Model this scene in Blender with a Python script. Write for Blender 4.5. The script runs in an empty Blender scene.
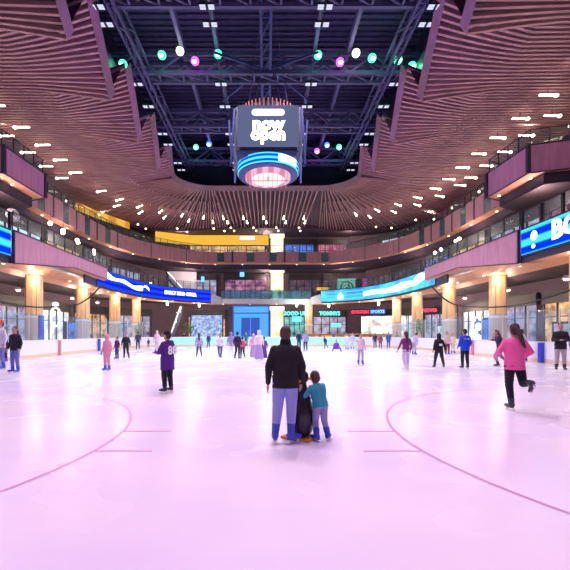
import bpy, bmesh, math, random
from mathutils import Vector, Matrix, Quaternion
random.seed(7)
R = math.radians
C = bpy.context.scene.collection
EYE = 1.65; HOR = 333.0; VPX = 266.0; F = 380.0     # measured from the photograph

# ------------------------------------------------------------------ materials
def new_mat(name):
    m = bpy.data.materials.new(name); m.use_nodes = True
    return m, m.node_tree.nodes, m.node_tree.links
def mat(name, col, rough=.5, metal=0, emit=None, es=0, noise=0, scale=8, spec=.5, alpha=1):
    m, n, l = new_mat(name); b = n['Principled BSDF']
    b.inputs['Base Color'].default_value = (*col, 1)
    b.inputs['Roughness'].default_value = rough
    b.inputs['Metallic'].default_value = metal
    b.inputs['Specular IOR Level'].default_value = spec
    if emit:
        b.inputs['Emission Color'].default_value = (*emit, 1); b.inputs['Emission Strength'].default_value = es
    if noise:
        t = n.new('ShaderNodeTexNoise'); t.inputs['Scale'].default_value = scale
        tc = n.new('ShaderNodeTexCoord'); l.new(tc.outputs['Object'], t.inputs['Vector'])
        r = n.new('ShaderNodeMix'); r.data_type = 'RGBA'
        r.inputs[6].default_value = (*[c*(1-noise) for c in col], 1)
        r.inputs[7].default_value = (*[min(1, c*(1+noise)) for c in col], 1)
        l.new(t.outputs['Fac'], r.inputs[0]); l.new(r.outputs[2], b.inputs['Base Color'])
    return m
def wood(name, col, dark, scale=(1, 1, 14), rough=.5):
    m, n, l = new_mat(name); b = n['Principled BSDF']
    tc = n.new('ShaderNodeTexCoord'); mp = n.new('ShaderNodeMapping'); mp.inputs['Scale'].default_value = scale
    t = n.new('ShaderNodeTexNoise'); t.inputs['Scale'].default_value = 1.6; t.inputs['Detail'].default_value = 5
    r = n.new('ShaderNodeValToRGB'); r.color_ramp.elements[0].color = (*dark, 1); r.color_ramp.elements[1].color = (*col, 1)
    r.color_ramp.elements[0].position = .3; r.color_ramp.elements[1].position = .7
    l.new(tc.outputs['Object'], mp.inputs['Vector']); l.new(mp.outputs[0], t.inputs['Vector'])
    l.new(t.outputs['Fac'], r.inputs['Fac']); l.new(r.outputs['Color'], b.inputs['Base Color'])
    b.inputs['Roughness'].default_value = rough
    return m
def glass(name, tint=(.8, .95, 1), op=.18):
    m, n, l = new_mat(name); n.remove(n['Principled BSDF']); out = n['Material Output']
    tr = n.new('ShaderNodeBsdfTransparent'); tr.inputs[0].default_value = (*tint, 1)
    gl = n.new('ShaderNodeBsdfGlossy'); gl.inputs['Roughness'].default_value = .05
    df = n.new('ShaderNodeBsdfDiffuse'); df.inputs[0].default_value = (*tint, 1)
    m1 = n.new('ShaderNodeMixShader'); m1.inputs[0].default_value = .5
    mx = n.new('ShaderNodeMixShader'); mx.inputs[0].default_value = op
    l.new(gl.outputs[0], m1.inputs[1]); l.new(df.outputs[0], m1.inputs[2])
    l.new(tr.outputs[0], mx.inputs[1]); l.new(m1.outputs[0], mx.inputs[2]); l.new(mx.outputs[0], out.inputs['Surface'])
    return m
def emis(name, col, s, stripes=None, coord=2, scale=1.0, c2=None, noise=False, nscale=1.5):
    """emissive display; stripes along an object axis or blotchy noise between two colours"""
    m, n, l = new_mat(name); n.remove(n['Principled BSDF']); out = n['Material Output']
    e = n.new('ShaderNodeEmission'); e.inputs[0].default_value = (*col, 1); e.inputs[1].default_value = s
    if c2:
        tc = n.new('ShaderNodeTexCoord')
        r = n.new('ShaderNodeValToRGB'); r.color_ramp.elements[0].color = (*col, 1); r.color_ramp.elements[1].color = (*c2, 1)
        if noise:
            t = n.new('ShaderNodeTexNoise'); t.inputs['Scale'].default_value = nscale; t.inputs['Detail'].default_value = 3
            l.new(tc.outputs['Object'], t.inputs['Vector']); l.new(t.outputs['Fac'], r.inputs['Fac'])
            r.color_ramp.elements[0].position = .3; r.color_ramp.elements[1].position = .68
            t.inputs['Detail'].default_value = 5
            mx = n.new('ShaderNodeMix'); mx.data_type = 'RGBA'; mx.blend_type = 'OVERLAY'; mx.inputs[0].default_value = .55
            t2 = n.new('ShaderNodeTexNoise'); t2.inputs['Scale'].default_value = nscale*1.7; l.new(tc.outputs['Object'], t2.inputs['Vector'])
            l.new(r.outputs['Color'], mx.inputs[6]); l.new(t2.outputs['Color'], mx.inputs[7])
        else:
            sp = n.new('ShaderNodeSeparateXYZ'); l.new(tc.outputs['Object'], sp.inputs[0])
            ma = n.new('ShaderNodeMath'); ma.operation = 'MULTIPLY'; ma.inputs[1].default_value = scale
            si = n.new('ShaderNodeMath'); si.operation = 'SINE'
            mr = n.new('ShaderNodeMapRange'); mr.inputs['From Min'].default_value = -1
            l.new(sp.outputs[coord], ma.inputs[0]); l.new(ma.outputs[0], si.inputs[0]); l.new(si.outputs[0], mr.inputs['Value'])
            l.new(mr.outputs[0], r.inputs['Fac'])
            r.color_ramp.elements[0].position = .3; r.color_ramp.elements[1].position = .75
        l.new(mx.outputs[2] if noise else r.outputs['Color'], e.inputs[0])
    l.new(e.outputs[0], out.inputs['Surface'])
    return m

M = {}
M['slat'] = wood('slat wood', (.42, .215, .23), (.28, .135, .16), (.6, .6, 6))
M['backing'] = mat('ceiling backing', (.07, .03, .05), .8)  # dark colour puts the shade of the slat gaps into the backing
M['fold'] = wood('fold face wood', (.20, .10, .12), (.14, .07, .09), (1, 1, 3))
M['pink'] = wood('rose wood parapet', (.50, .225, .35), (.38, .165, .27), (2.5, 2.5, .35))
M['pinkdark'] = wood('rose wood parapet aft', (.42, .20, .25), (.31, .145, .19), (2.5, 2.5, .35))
M['soffit'] = wood('warm soffit', (.74, .37, .24), (.64, .30, .19), (.8, .8, 1))
M['column'] = wood('column wood', (.86, .62, .36), (.72, .47, .25), (6, 6, .4), .4)
M['colbase'] = mat('column stone base', (.72, .60, .52), .5, noise=.1)
M['white'] = mat('white', (.9, .9, .92), .4)
M['offwhite'] = mat('pale lavender plaster', (.62, .56, .62), .6, noise=.06)
M['dark'] = mat('dark navy', (.022, .018, .055), .5)
M['black'] = mat('black', (.01, .01, .014), .6)
M['steel'] = mat('truss steel', (.085, .075, .20), .6)
M['steelblue'] = mat('blue lit steel', (.035, .045, .2), .6)
M['darkpost'] = mat('dark rail metal', (.03, .028, .05), .4, .5)
M['metal'] = mat('blade metal', (.75, .75, .8), .25, .9)
M['roof'] = mat('roof deck', (.05, .035, .13), .8, noise=.3, scale=2)
M['board'] = mat('rink board white', (.86, .86, .92), .35)
M['boardglow'] = mat('rink board cyan glow', (.45, .85, .88), .35, emit=(.2, .75, .8), es=.25)
M['kick'] = mat('kick plate yellow', (.85, .62, .45), .5)
M['blue'] = mat('saturated blue', (.03, .06, .65), .4)
M['palered'] = mat('pale red', (.8, .3, .36), .5)
M['red'] = mat('red', (.75, .06, .08), .5)
M['glass'] = glass('clear rink glass', (.85, .93, 1), .10)
M['rglass'] = glass('railing glass', (.85, .92, .94), .06)
M['cglass'] = glass('cyan railing glass', (.35, .75, .85), .30)
M['warm'] = emis('warm lamp', (1, .86, .66), 9)
M['warmsoft'] = emis('warm downlight', (1, .8, .55), 6)
M['flood'] = emis('flood face', (.75, .75, 1), 1.0)
M['concourse'] = mat('concourse floor', (.35, .30, .30), .35)
M['darkceil'] = mat('dark concourse ceiling', (.045, .03, .045), .8)
M['shopwall'] = mat('concourse wall', (.12, .075, .115), .7, noise=.3, scale=1)

# ice
def ice_mat():
    m, n, l = new_mat('ice'); b = n['Principled BSDF']
    tc = n.new('ShaderNodeTexCoord'); mp = n.new('ShaderNodeMapping'); mp.inputs['Scale'].default_value = (.22, .5, 1)
    t = n.new('ShaderNodeTexNoise'); t.inputs['Scale'].default_value = .8; t.inputs['Detail'].default_value = 3; t.inputs['Roughness'].default_value = .5
    r = n.new('ShaderNodeValToRGB'); r.color_ramp.elements[0].position = .25; r.color_ramp.elements[1].position = .72; r.color_ramp.interpolation = 'EASE'
    r.color_ramp.elements[0].color = (.80, .765, .95, 1); r.color_ramp.elements[1].color = (.96, .93, .97, 1)
    t2 = n.new('ShaderNodeTexNoise'); t2.inputs['Scale'].default_value = .7; t2.inputs['Detail'].default_value = 2
    rr = n.new('ShaderNodeMapRange'); rr.inputs['To Min'].default_value = .18; rr.inputs['To Max'].default_value = .34
    l.new(tc.outputs['Object'], mp.inputs[0]); l.new(mp.outputs[0], t.inputs['Vector']); l.new(tc.outputs['Object'], t2.inputs['Vector'])
    l.new(t.outputs['Fac'], r.inputs['Fac']); l.new(r.outputs['Color'], b.inputs['Base Color'])
    l.new(t2.outputs['Fac'], rr.inputs['Value']); l.new(rr.outputs[0], b.inputs['Roughness'])
    b.inputs['Specular IOR Level'].default_value = .35
    return m
M['ice'] = ice_mat()
M['line'] = mat('faint mauve line', (.66, .36, .60), .4)
M['lineblue'] = mat('faint blue line', (.62, .66, .86), .4)

# ------------------------------------------------------------------ mesh helpers
def bm_new(): return bmesh.new()
def link(name, bm, m=None, parent=None, smooth=False, mats=None):
    me = bpy.data.meshes.new(name); bm.to_mesh(me); bm.free()
    o = bpy.data.objects.new(name, me); C.objects.link(o)
    for q in (mats or ([m] if m else [])): me.materials.append(q)
    if parent: o.parent = parent
    if smooth:
        for p in me.polygons: p.use_smooth = True
    return o
def box(bm, c, s, rz=0, mi=0, top=None):
    """box centred at c, size s, optional rotation; top=(sx,sy) scales the upper face"""
    cx, cy, cz = c; hx, hy, hz = s[0]/2, s[1]/2, s[2]/2
    co, si = math.cos(rz), math.sin(rz); vs = []
    for dz in (-1, 1):
        tx, ty = (top if (top and dz > 0) else (1, 1))
        for dx, dy in ((-1, -1), (1, -1), (1, 1), (-1, 1)):
            x, y = dx*hx*tx, dy*hy*ty
            vs.append(bm.verts.new((cx+x*co-y*si, cy+x*si+y*co, cz+dz*hz)))
    for f in ((3, 2, 1, 0), (4, 5, 6, 7), (0, 1, 5, 4), (1, 2, 6, 5), (2, 3, 7, 6), (3, 0, 4, 7)):
        bm.faces.new([vs[i] for i in f]).material_index = mi
def bar(bm, a, b, w, h=None, mi=0):
    """rectangular bar from a to b"""
    a, b = Vector(a), Vector(b); h = h or w; n = (b-a)
    if n.length < 1e-6: return
    n.normalize(); up = Vector((0, 0, 1)) if abs(n.z) < .95 else Vector((0, 1, 0))
    u = n.cross(up).normalized(); v = u.cross(n)
    vs = []
    for p in (a, b):
        for du, dv in ((-1, -1), (1, -1), (1, 1), (-1, 1)): vs.append(bm.verts.new(p+u*du*w/2+v*dv*h/2))
    for f in ((3, 2, 1, 0), (4, 5, 6, 7), (0, 1, 5, 4), (1, 2, 6, 5), (2, 3, 7, 6), (3, 0, 4, 7)):
        bm.faces.new([vs[i] for i in f]).material_index = mi
def loft(bm, rings, n=16, cap=True):
    """rings: (centre, u, v) half-axis vectors"""
    prev = None; first = None
    for c, u, v in rings:
        c, u, v = Vector(c), Vector(u), Vector(v)
        cur = [bm.verts.new(c+u*math.cos(2*math.pi*i/n)+v*math.sin(2*math.pi*i/n)) for i in range(n)]
        if prev:
            for i in range(n): bm.faces.new((prev[i], prev[(i+1) % n], cur[(i+1) % n], cur[i]))
        else: first = cur
        prev = cur
    if cap:
        bm.faces.new(list(reversed(first))); bm.faces.new(prev)
def cyl(bm, c, r, z0, z1, n=16, r2=None):
    r2 = r if r2 is None else r2
    loft(bm, [((c[0], c[1], z0), (r, 0, 0), (0, r, 0)), ((c[0], c[1], z1), (r2, 0, 0), (0, r2, 0))], n)
def rc(bm, a, b, ra, rb, flat=1.0, side=None, n=12):
    """rounded cone from a to b"""
    a, b = Vector(a), Vector(b); ax = b-a; L = ax.length
    ax = ax.normalized() if L > 1e-6 else Vector((0, 0, 1))
    s = Vector(side) if side else (Vector((1, 0, 0)) if abs(ax.x) < .9 else Vector((0, 1, 0)))
    v = ax.cross(s).normalized(); u = v.cross(ax)
    rg = []
    for t in (80, 55, 25, 0): rg.append((a-ax*ra*math.sin(R(t)), ra*math.cos(R(t))))
    for t in (0, 25, 55, 80): rg.append((b+ax*rb*math.sin(R(t)), rb*math.cos(R(t))))
    loft(bm, [(c, u*r, v*r*flat) for c, r in rg], n)
def ell(bm, c, rx, ry, rz, n=14, m=9, rot=None):
    rg = []
    for i in range(m):
        t = R(-84+168*i/(m-1))
        rg.append((Vector((0, 0, rz*math.sin(t))), Vector((rx*math.cos(t), 0, 0)), Vector((0, ry*math.cos(t), 0))))
    c = Vector(c)
    if rot: rg = [(rot@p, rot@u, rot@v) for p, u, v in rg]
    loft(bm, [(c+p, u, v) for p, u, v in rg], n)
def empty(name, loc=(0, 0, 0), label=None, cat=None, group=None, rz=0):
    o = bpy.data.objects.new(name, None); o.location = loc; o.rotation_euler.z = rz; C.objects.link(o); o.empty_display_size = .1
    if label: o['label'] = label
    if cat: o['category'] = cat
    if group: o['group'] = group
    return o
def tag(o, label, cat, group=None):
    o['label'] = label; o['category'] = cat
    if group: o['group'] = group
    return o
def struct(o, label=None):
    o['kind'] = 'structure'
    if label: o['label'] = label; 
    return o
def copy_tree(o, parent=None):
    c = o.copy(); C.objects.link(c)
    if parent: c.parent = parent
    for ch in o.children: copy_tree(ch, c)
    return c
def text(name, s, size, loc, rot, m, parent=None, ext=.02, bold=.0, align='CENTER'):
    cu = bpy.data.curves.new(name, 'FONT'); cu.body = s; cu.size = size; cu.extrude = ext; cu.offset = bold
    cu.align_x = align; cu.align_y = 'CENTER'; cu.resolution_u = 2
    t_ = bpy.data.objects.new(name, cu); C.objects.link(t_)
    bpy.context.view_layer.update()
    me = bpy.data.meshes.new_from_object(t_.evaluated_get(bpy.context.evaluated_depsgraph_get())); bpy.data.objects.remove(t_); bpy.data.curves.remove(cu)
    me.materials.clear(); me.materials.append(m); me.name = name
    o = bpy.data.objects.new(name, me); o.location = loc; o.rotation_euler = rot; C.objects.link(o)
    if parent: o.parent = parent
    return o
def catmull(pts, k=6):
    out = []
    P = [pts[0]]+list(pts)+[pts[-1]]
    for i in range(1, len(P)-2):
        p0, p1, p2, p3 = [Vector((*p, 0)) for p in P[i-1:i+3]]
        for j in range(k):
            t = j/k
            out.append(tuple((.5*((2*p1)+(-p0+p2)*t+(2*p0-5*p1+4*p2-p3)*t*t+(-p0+3*p1-3*p2+p3)*t**3))[:2]))
    out.append(tuple(pts[-1])); return out
class Path:
    def __init__(s, pts):
        s.p = [Vector((x, y)) for x, y in pts]; s.c = [0]
        for a, b in zip(s.p, s.p[1:]): s.c.append(s.c[-1]+(b-a).length)
        s.L = s.c[-1]
    def at(s, d):
        d = max(0, min(s.L, d))
        for i in range(len(s.p)-1):
            if d <= s.c[i+1] or i == len(s.p)-2:
                L = s.c[i+1]-s.c[i]; t = (d-s.c[i])/L if L else 0
                tan = (s.p[i+1]-s.p[i]).normalized(); return s.p[i].lerp(s.p[i+1], t), tan
    def cut(s, a, b):
        """sub-polyline between arc lengths"""
        pts = [s.at(a)[0]]+[p for p, c in zip(s.p, s.c) if a+.02 < c < b-.02]+[s.at(b)[0]]
        return [tuple(p) for p in pts]
def offset(pts, d):
    """shift a polyline to its right-hand side by d"""
    out = []
    for i, p in enumerate(pts):
        a = Vector(pts[max(0, i-1)]); b = Vector(pts[min(len(pts)-1, i+1)]); p = Vector(p)
        t = (b-a).normalized(); out.append(tuple(p+Vector((t.y, -t.x))*d))
    return out
def wall_strip(bm, pts, z0, z1, th=.12, mi=0):
    """vertical band following a polyline, thickness th"""
    q = offset(pts, -th)
    A = [bm.verts.new((x, y, z0)) for x, y in pts]; B = [bm.verts.new((x, y, z1)) for x, y in pts]
    D = [bm.verts.new((x, y, z0)) for x, y in q]; E = [bm.verts.new((x, y, z1)) for x, y in q]
    for i in range(len(pts)-1):
        for f in ((A[i], A[i+1], B[i+1], B[i]), (D[i+1], D[i], E[i], E[i+1]), (B[i], B[i+1], E[i+1], E[i]), (A[i+1], A[i], D[i], D[i+1])):
            bm.faces.new(f).material_index = mi
    bm.faces.new((A[0], B[0], E[0], D[0])); bm.faces.new((A[-1], D[-1], E[-1], B[-1]))
def slab(bm, pin, pout, z0, z1, mi=0):
    """horizontal slab between two polylines with the same number of points"""
    n = len(pin)
    a = [bm.verts.new((*p, z0)) for p in pin]; b = [bm.verts.new((*p, z0)) for p in pout]
    c = [bm.verts.new((*p, z1)) for p in pin]; d = [bm.verts.new((*p, z1)) for p in pout]
    for i in range(n-1):
        for f in ((a[i], b[i], b[i+1], a[i+1]), (c[i+1], d[i+1], d[i], c[i]), (a[i], a[i+1], c[i+1], c[i]), (b[i+1], b[i], d[i], d[i+1])):
            bm.faces.new(f).material_index = mi
def mirror(pts): return [(-x, y) for x, y in reversed(pts)]
def resample(pts, n):
    p = Path(pts); return [tuple(p.at(p.L*i/(n-1))[0]) for i in range(n)]

# ------------------------------------------------------------------ ice and floor
def rounded(hw, y0, y1, r, k=10):
    pts = []
    for cx, cy, a0 in ((-hw+r, y0+r, 180), (hw-r, y0+r, 270), (hw-r, y1-r, 0), (-hw+r, y1-r, 90)):
        for i in range(k+1): a = R(a0+90*i/k); pts.append((cx+r*math.cos(a), cy+r*math.sin(a)))
    return pts
RINK = rounded(15.3, -6, 47.8, 8.5)
bm = bm_new(); vs = [bm.verts.new((x, y, 0)) for x, y in RINK]; bm.faces.new(vs)
r = bmesh.ops.extrude_face_region(bm, geom=bm.faces[:]); bmesh.ops.translate(bm, vec=(0, 0, -.1), verts=[v for v in r['geom'] if isinstance(v, bmesh.types.BMVert)])
bmesh.ops.recalc_face_normals(bm, faces=bm.faces)
struct(link('floor', bm, M['ice']), 'pink lit white ice of the rink')
bm = bm_new()
A = RINK+[RINK[0]]; B = []
for x, y in A: B.append((max(-27, min(27, x*1.9)), max(-12, min(66, 21+(y-21)*1.75))))
slab(bm, A, B, -.1, .004); bmesh.ops.recalc_face_normals(bm, faces=bm.faces)
struct(link('floor.001', bm, M['concourse']), 'dark concourse floor around the ice')

def circle_line(name, cx, cy, r, w, label, m, a0=0, a1=360):
    bm = bm_new(); n = 96; I = []; O = []
    for i in range(n+1):
        a = R(a0+(a1-a0)*i/n)
        I.append(bm.verts.new((cx+(r-w/2)*math.cos(a), cy+(r-w/2)*math.sin(a), .004))); O.append(bm.verts.new((cx+(r+w/2)*math.cos(a), cy+(r+w/2)*math.sin(a), .004)))
    for i in range(n): bm.faces.new((I[i], O[i], O[i+1], I[i+1]))
    return link(name, bm, m)
for sx, cx, cy, cr in ((-1, -7.22, 5.85, 4.85), (1, 7.4, 5.95, 5.25)):
    o = circle_line('ice_circle', cx, cy, cr, .045, '', M['line'])
    side = 'beside the numbered purple jersey skater' if sx < 0 else 'beside the skater in the pink top'
    tag(o, 'thin mauve face-off circle on the ice '+side, 'ice marking')
    o['kind'] = 'structure'
    for yy in (6.38, 5.31):
        x0 = cx-sx*(cr-.02)
        bm = bm_new(); w = .8
        xa, xb = sorted((x0, x0-sx*w)); box(bm, ((xa+xb)/2, yy, .0025), (xb-xa, .035, .004))
        q = link('ice_line', bm, M['line'], o)
bm = bm_new(); box(bm, (0, 19.2, .003), (30.4, .10, .004)); struct(link('ice_line', bm, M['lineblue']), 'faint line painted across the ice')
bm = bm_new(); box(bm, (0, 28, .003), (30.4, .25, .004)); struct(link('ice_line', bm, mat('faint red', (.85, .55, .75), .4)), 'pale centre line across the ice')

# ------------------------------------------------------------------ rink barrier
bar_root = empty('rink_barrier', (0, 20, 0), 'white dasher boards with clear glass running around the ice', 'rink boards')
bar_root.location = (0, 0, 0)
loop = [p for p in RINK]                       # counter-clockwise from left-near corner
loopP = Path(loop+[loop[0]])
out_loop = loop+[loop[0]]
bm = bm_new(); wall_strip(bm, out_loop, .22, 1.12, -.1); link('board_face', bm, M['board'], bar_root)
bm = bm_new(); wall_strip(bm, out_loop, 0.0, .22, -.11); link('kick_plate', bm, M['kick'], bar_root)
bm = bm_new(); wall_strip(bm, offset(out_loop, -.03), 1.12, 1.17, -.18); link('cap_rail', bm, M['white'], bar_root)
# far boards given a cyan glow through emission
far = [p for p in loop if p[1] > 46.0 and abs(p[0]) < 13]
bm = bm_new(); wall_strip(bm, offset(far, -.03), .2, 1.12, -.02); link('far_board_face', bm, M['boardglow'], bar_root)
gb = bm_new()
d = 0
while d < loopP.L-2:
    p, t = loopP.at(d+1.2)
    if -2 < p.y < 43 :
        q0, _ = loopP.at(d+.05); q1, _ = loopP.at(d+2.35)
        nrm = Vector((t.y, -t.x))*.07
        a, b = q0+nrm, q1+nrm
        pn = bm_new(); bar(pn, (*a, 2.05), (*b, 2.05), .02, 1.75); link('glass_pane', pn, M['glass'], bar_root)
        pb = bm_new(); box(pb, (a.x, a.y, 1.15+.9), (.05, .05, 1.8)); link('glass_post', pb, M['offwhite'], bar_root)
    d += 2.4
gb.free()
def pad(name, x, y, z0, z1, w, m, label, cat):
    bm = bm_new(); box(bm, (x, y, (z0+z1)/2), (.16, w, z1-z0)); o = link(name, bm, m); 
    bv = o.modifiers.new('b', 'BEVEL'); bv.width = .03; bv.segments = 2
    return tag(o, label, cat)
pad('post_pad', -15.5, 26.2, 1.2, 2.85, .5, M['blue'], 'tall blue padded post standing on the boards beside wood column', 'pad')
for i, (x, y, m, c) in enumerate(((15.18, 21.0, 'blue', 'blue line marker down the white boards behind the pink-top skater'), (15.18, 28, 'red', 'thin red line marker on the white boards right of the blue-shirt skater'), (-15.18, 28, 'red', 'thin red line marker on the white boards near the pink-coated child'),
                                 (-15.18, 34.6, 'blue', 'blue line marker on the white boards behind the pink-coated child'))):
    pad('board_marker', x, y, .03, 1.13, .3 if m == 'blue' else .13, M[m if m == 'blue' else 'palered'], c, 'board marker')

# ------------------------------------------------------------------ level geometry
HW = 16.5
LOW_L = [(-16.1, -8), (-16.1, 24), (-16.1, 24.1), (-16.1, 31.7), (-16.15, 33.9), (-16.2, 34)]
LOW_CURVE = catmull([(-16.2, 34), (-16.4, 38), (-16.3, 42), (-15.6, 48), (-13.2, 53.6), (-8.4, 57.6)], 5)
LOW_END = [(-8.4, 57.6), (-7.0, 58.5), (7.0, 58.5), (8.4, 57.6)]
UP_L = [(-19.7, -8), (-19.7, 24.6), (-17.5, 25.3), (-17.4, 29.9), (-19.4, 30.8), (-19.5, 35)]
UP_CURVE = catmull([(-19.5, 35), (-19.2, 43), (-17.4, 50.6), (-13.5, 55.6), (-9.8, 58.2)], 5)
UP_C = [(-9.8, 58.4), (9.8, 58.4)]
WALL_L = [(-25.5, -8), (-25.5, 46)]+catmull([(-25.5, 46), (-24, 54), (-19, 60.5), (-13.5, 63)], 4)[1:]
WALLP = WALL_L+[(13.5, 63)]+mirror(WALL_L)[1:]
low_all = LOW_L+LOW_CURVE[1:]+LOW_END[1:-1]+mirror(LOW_L+LOW_CURVE[1:])
up_all = UP_L+UP_CURVE[1:]+UP_C[1:-1]+mirror(UP_L+UP_CURVE[1:])
def project_out(pts):
    """nearest matching points on the shop wall, by angle around the hall"""
    out = []
    for x, y in pts:
        if y <= 46: out.append((-25.5 if x < 0 else 25.5, y))
        else:
            v = Vector((x, y-40)); best = None
            P = Path(WALLP); dd = 46
            n = v.normalized(); bd = 9e9
            for i in range(0, 900):
                q, _ = P.at(P.L*i/899)
                if q.y < 45.9: continue
                w = Vector((q.x, q.y-40)).normalized()
                e = (w-n).length
                if e < bd: bd = e; best = q
            out.append(tuple(best))
    return out
low_out = project_out(low_all); up_out = project_out(up_all)
def inset_to(pin, pout, f0, f1): # between the two lines, metres from the inner
    a = []; b = []
    for p, q in zip(pin, pout):
        p, q = Vector(p), Vector(q); L = max(.01, (q-p).length); a.append(tuple(p.lerp(q, min(1, f0/L)))); b.append(tuple(p.lerp(q, min(1, f1/L))))
    return a, b
# level 2 slab (floor z 6.8): warm soffit strip then dark ceiling
def warm_zone(pin, pout, w): return inset_to(pin, pout, 0, w)
inner = inset_to(low_all, low_out, .05, .1)[0]
colline = []
for (x, y), q in zip(low_all, low_out):
    # soffit reaches just past the column row
    s = -1 if x < 0 else 1
    if y < 44: colline.append((s*19.6, y))
    else:
        p, qv = Vector((x, y)), Vector(q); L = (qv-p).length; colline.append(tuple(p.lerp(qv, min(1, 2.6/max(L, .1)))))
bm = bm_new(); slab(bm, [((-17.75 if x < 0 else 17.75) if 24.05 < y < 38.6 else x, y) for x, y in inner], colline, 6.17, 6.3); bmesh.ops.recalc_face_normals(bm, faces=bm.faces)
struct(link('ceiling', bm, M['soffit']), 'warm wood soffit under the middle balcony')
for sx in (-1, 1):
    bm = bm_new(); rw = []
    for y_, zb in ((24.0, 6.05), (31.7, 7.08), (38.2, 7.03)):
        rw.append([bm.verts.new((sx*15.95, y_, zb)), bm.verts.new((sx*17.75, y_, 6.17)), bm.verts.new((sx*16.1, y_, 8.1))])
    for a_, b_ in zip(rw, rw[1:]):
        bm.faces.new((a_[0], b_[0], b_[1], a_[1]) if sx > 0 else (a_[1], b_[1], b_[0], a_[0]))
    struct(link('ceiling.009', bm, M['soffit']), 'sloping warm soffit under the rose wood balcony')
bm = bm_new(); slab(bm, colline, low_out, 6.45, 6.6); bmesh.ops.recalc_face_normals(bm, faces=bm.faces)
struct(link('ceiling.001', bm, M['darkceil']), 'dark ceiling of the ground concourse')
bm = bm_new(); slab(bm, inset_to(low_all, low_out, .2, .3)[0], low_out, 6.62, 6.8); bmesh.ops.recalc_face_normals(bm, faces=bm.faces)
struct(link('floor.002', bm, M['concourse']), 'floor of the middle gallery')
# level 3 slab
a, b = inset_to(up_all, up_out, 0, 2.2)
up_in = inset_to(up_all, up_out, .05, .1)[0]
bm = bm_new(); slab(bm, up_in, b, 12.31, 12.45); bmesh.ops.recalc_face_normals(bm, faces=bm.faces)
struct(link('ceiling.002', bm, M['soffit']), 'warm wood soffit under the top balcony')
a2, b2 = inset_to(up_all, up_out, 1.0, 1.3)
bm = bm_new(); 
for i in range(len(a2)-1): pass
wall_strip(bm, a2, 11.6, 12.29, .2); struct(link('trim_1', bm, M['dark']), 'dark band under the top balcony')
bm = bm_new(); slab(bm, a2, up_out, 11.55, 11.7); bmesh.ops.recalc_face_normals(bm, faces=bm.faces)
struct(link('ceiling.003', bm, M['darkceil']), 'dark ceiling of the middle gallery')
bm = bm_new(); slab(bm, inset_to(up_all, up_out, .2, .3)[0], up_out, 12.46, 12.6); bmesh.ops.recalc_face_normals(bm, faces=bm.faces)
struct(link('floor.003', bm, M['concourse']), 'floor of the top gallery')
bm = bm_new(); wall_strip(bm, WALL_L, 0, 18.2, .2); struct(link('wall_left', bm, M['shopwall']))
bm = bm_new(); wall_strip(bm, mirror(WALL_L), 0, 18.2, .2); struct(link('wall_right', bm, M['shopwall']))
bm = bm_new(); wall_strip(bm, [(-13.5, 63), (13.5, 63)], 0, 18.2, .2); struct(link('wall_back', bm, M['shopwall']))

# ------------------------------------------------------------------ parapets
def rail(root, pts, z0, z1, step, glassm, post='rail_post', pw=.06, glassname='rail_glass'):
    P = Path(pts); g = bm_new(); wall_strip(g, offset(pts, -.04), z0+.05, z1-.06, .02); link(glassname, g, glassm, root)
    h = bm_new()
    for a, b in zip(pts, pts[1:]): bar(h, (*a, z1), (*b, z1), .07, .05)
    link('handrail', h, M['darkpost'], root)
    n = max(1, int(P.L/step))
    for i in range(n+1):
        p, t = P.at(P.L*i/n); pb = bm_new(); box(pb, (p.x, p.y, (z0+z1)/2), (pw, pw, z1-z0), math.atan2(t.y, t.x)); link(post, pb, M['darkpost'], root)
def edge_lines(root, pts, z0, z1):
    e = bm_new(); q = offset(pts, .03)
    for z in (z0, z1):
        for a, b in zip(q, q[1:]): bar(e, (*a, z), (*b, z), .06, .07)
    link('edge_trim', e, M['dark'], root)
ZL0, ZL1 = 6.15, 7.95
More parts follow.
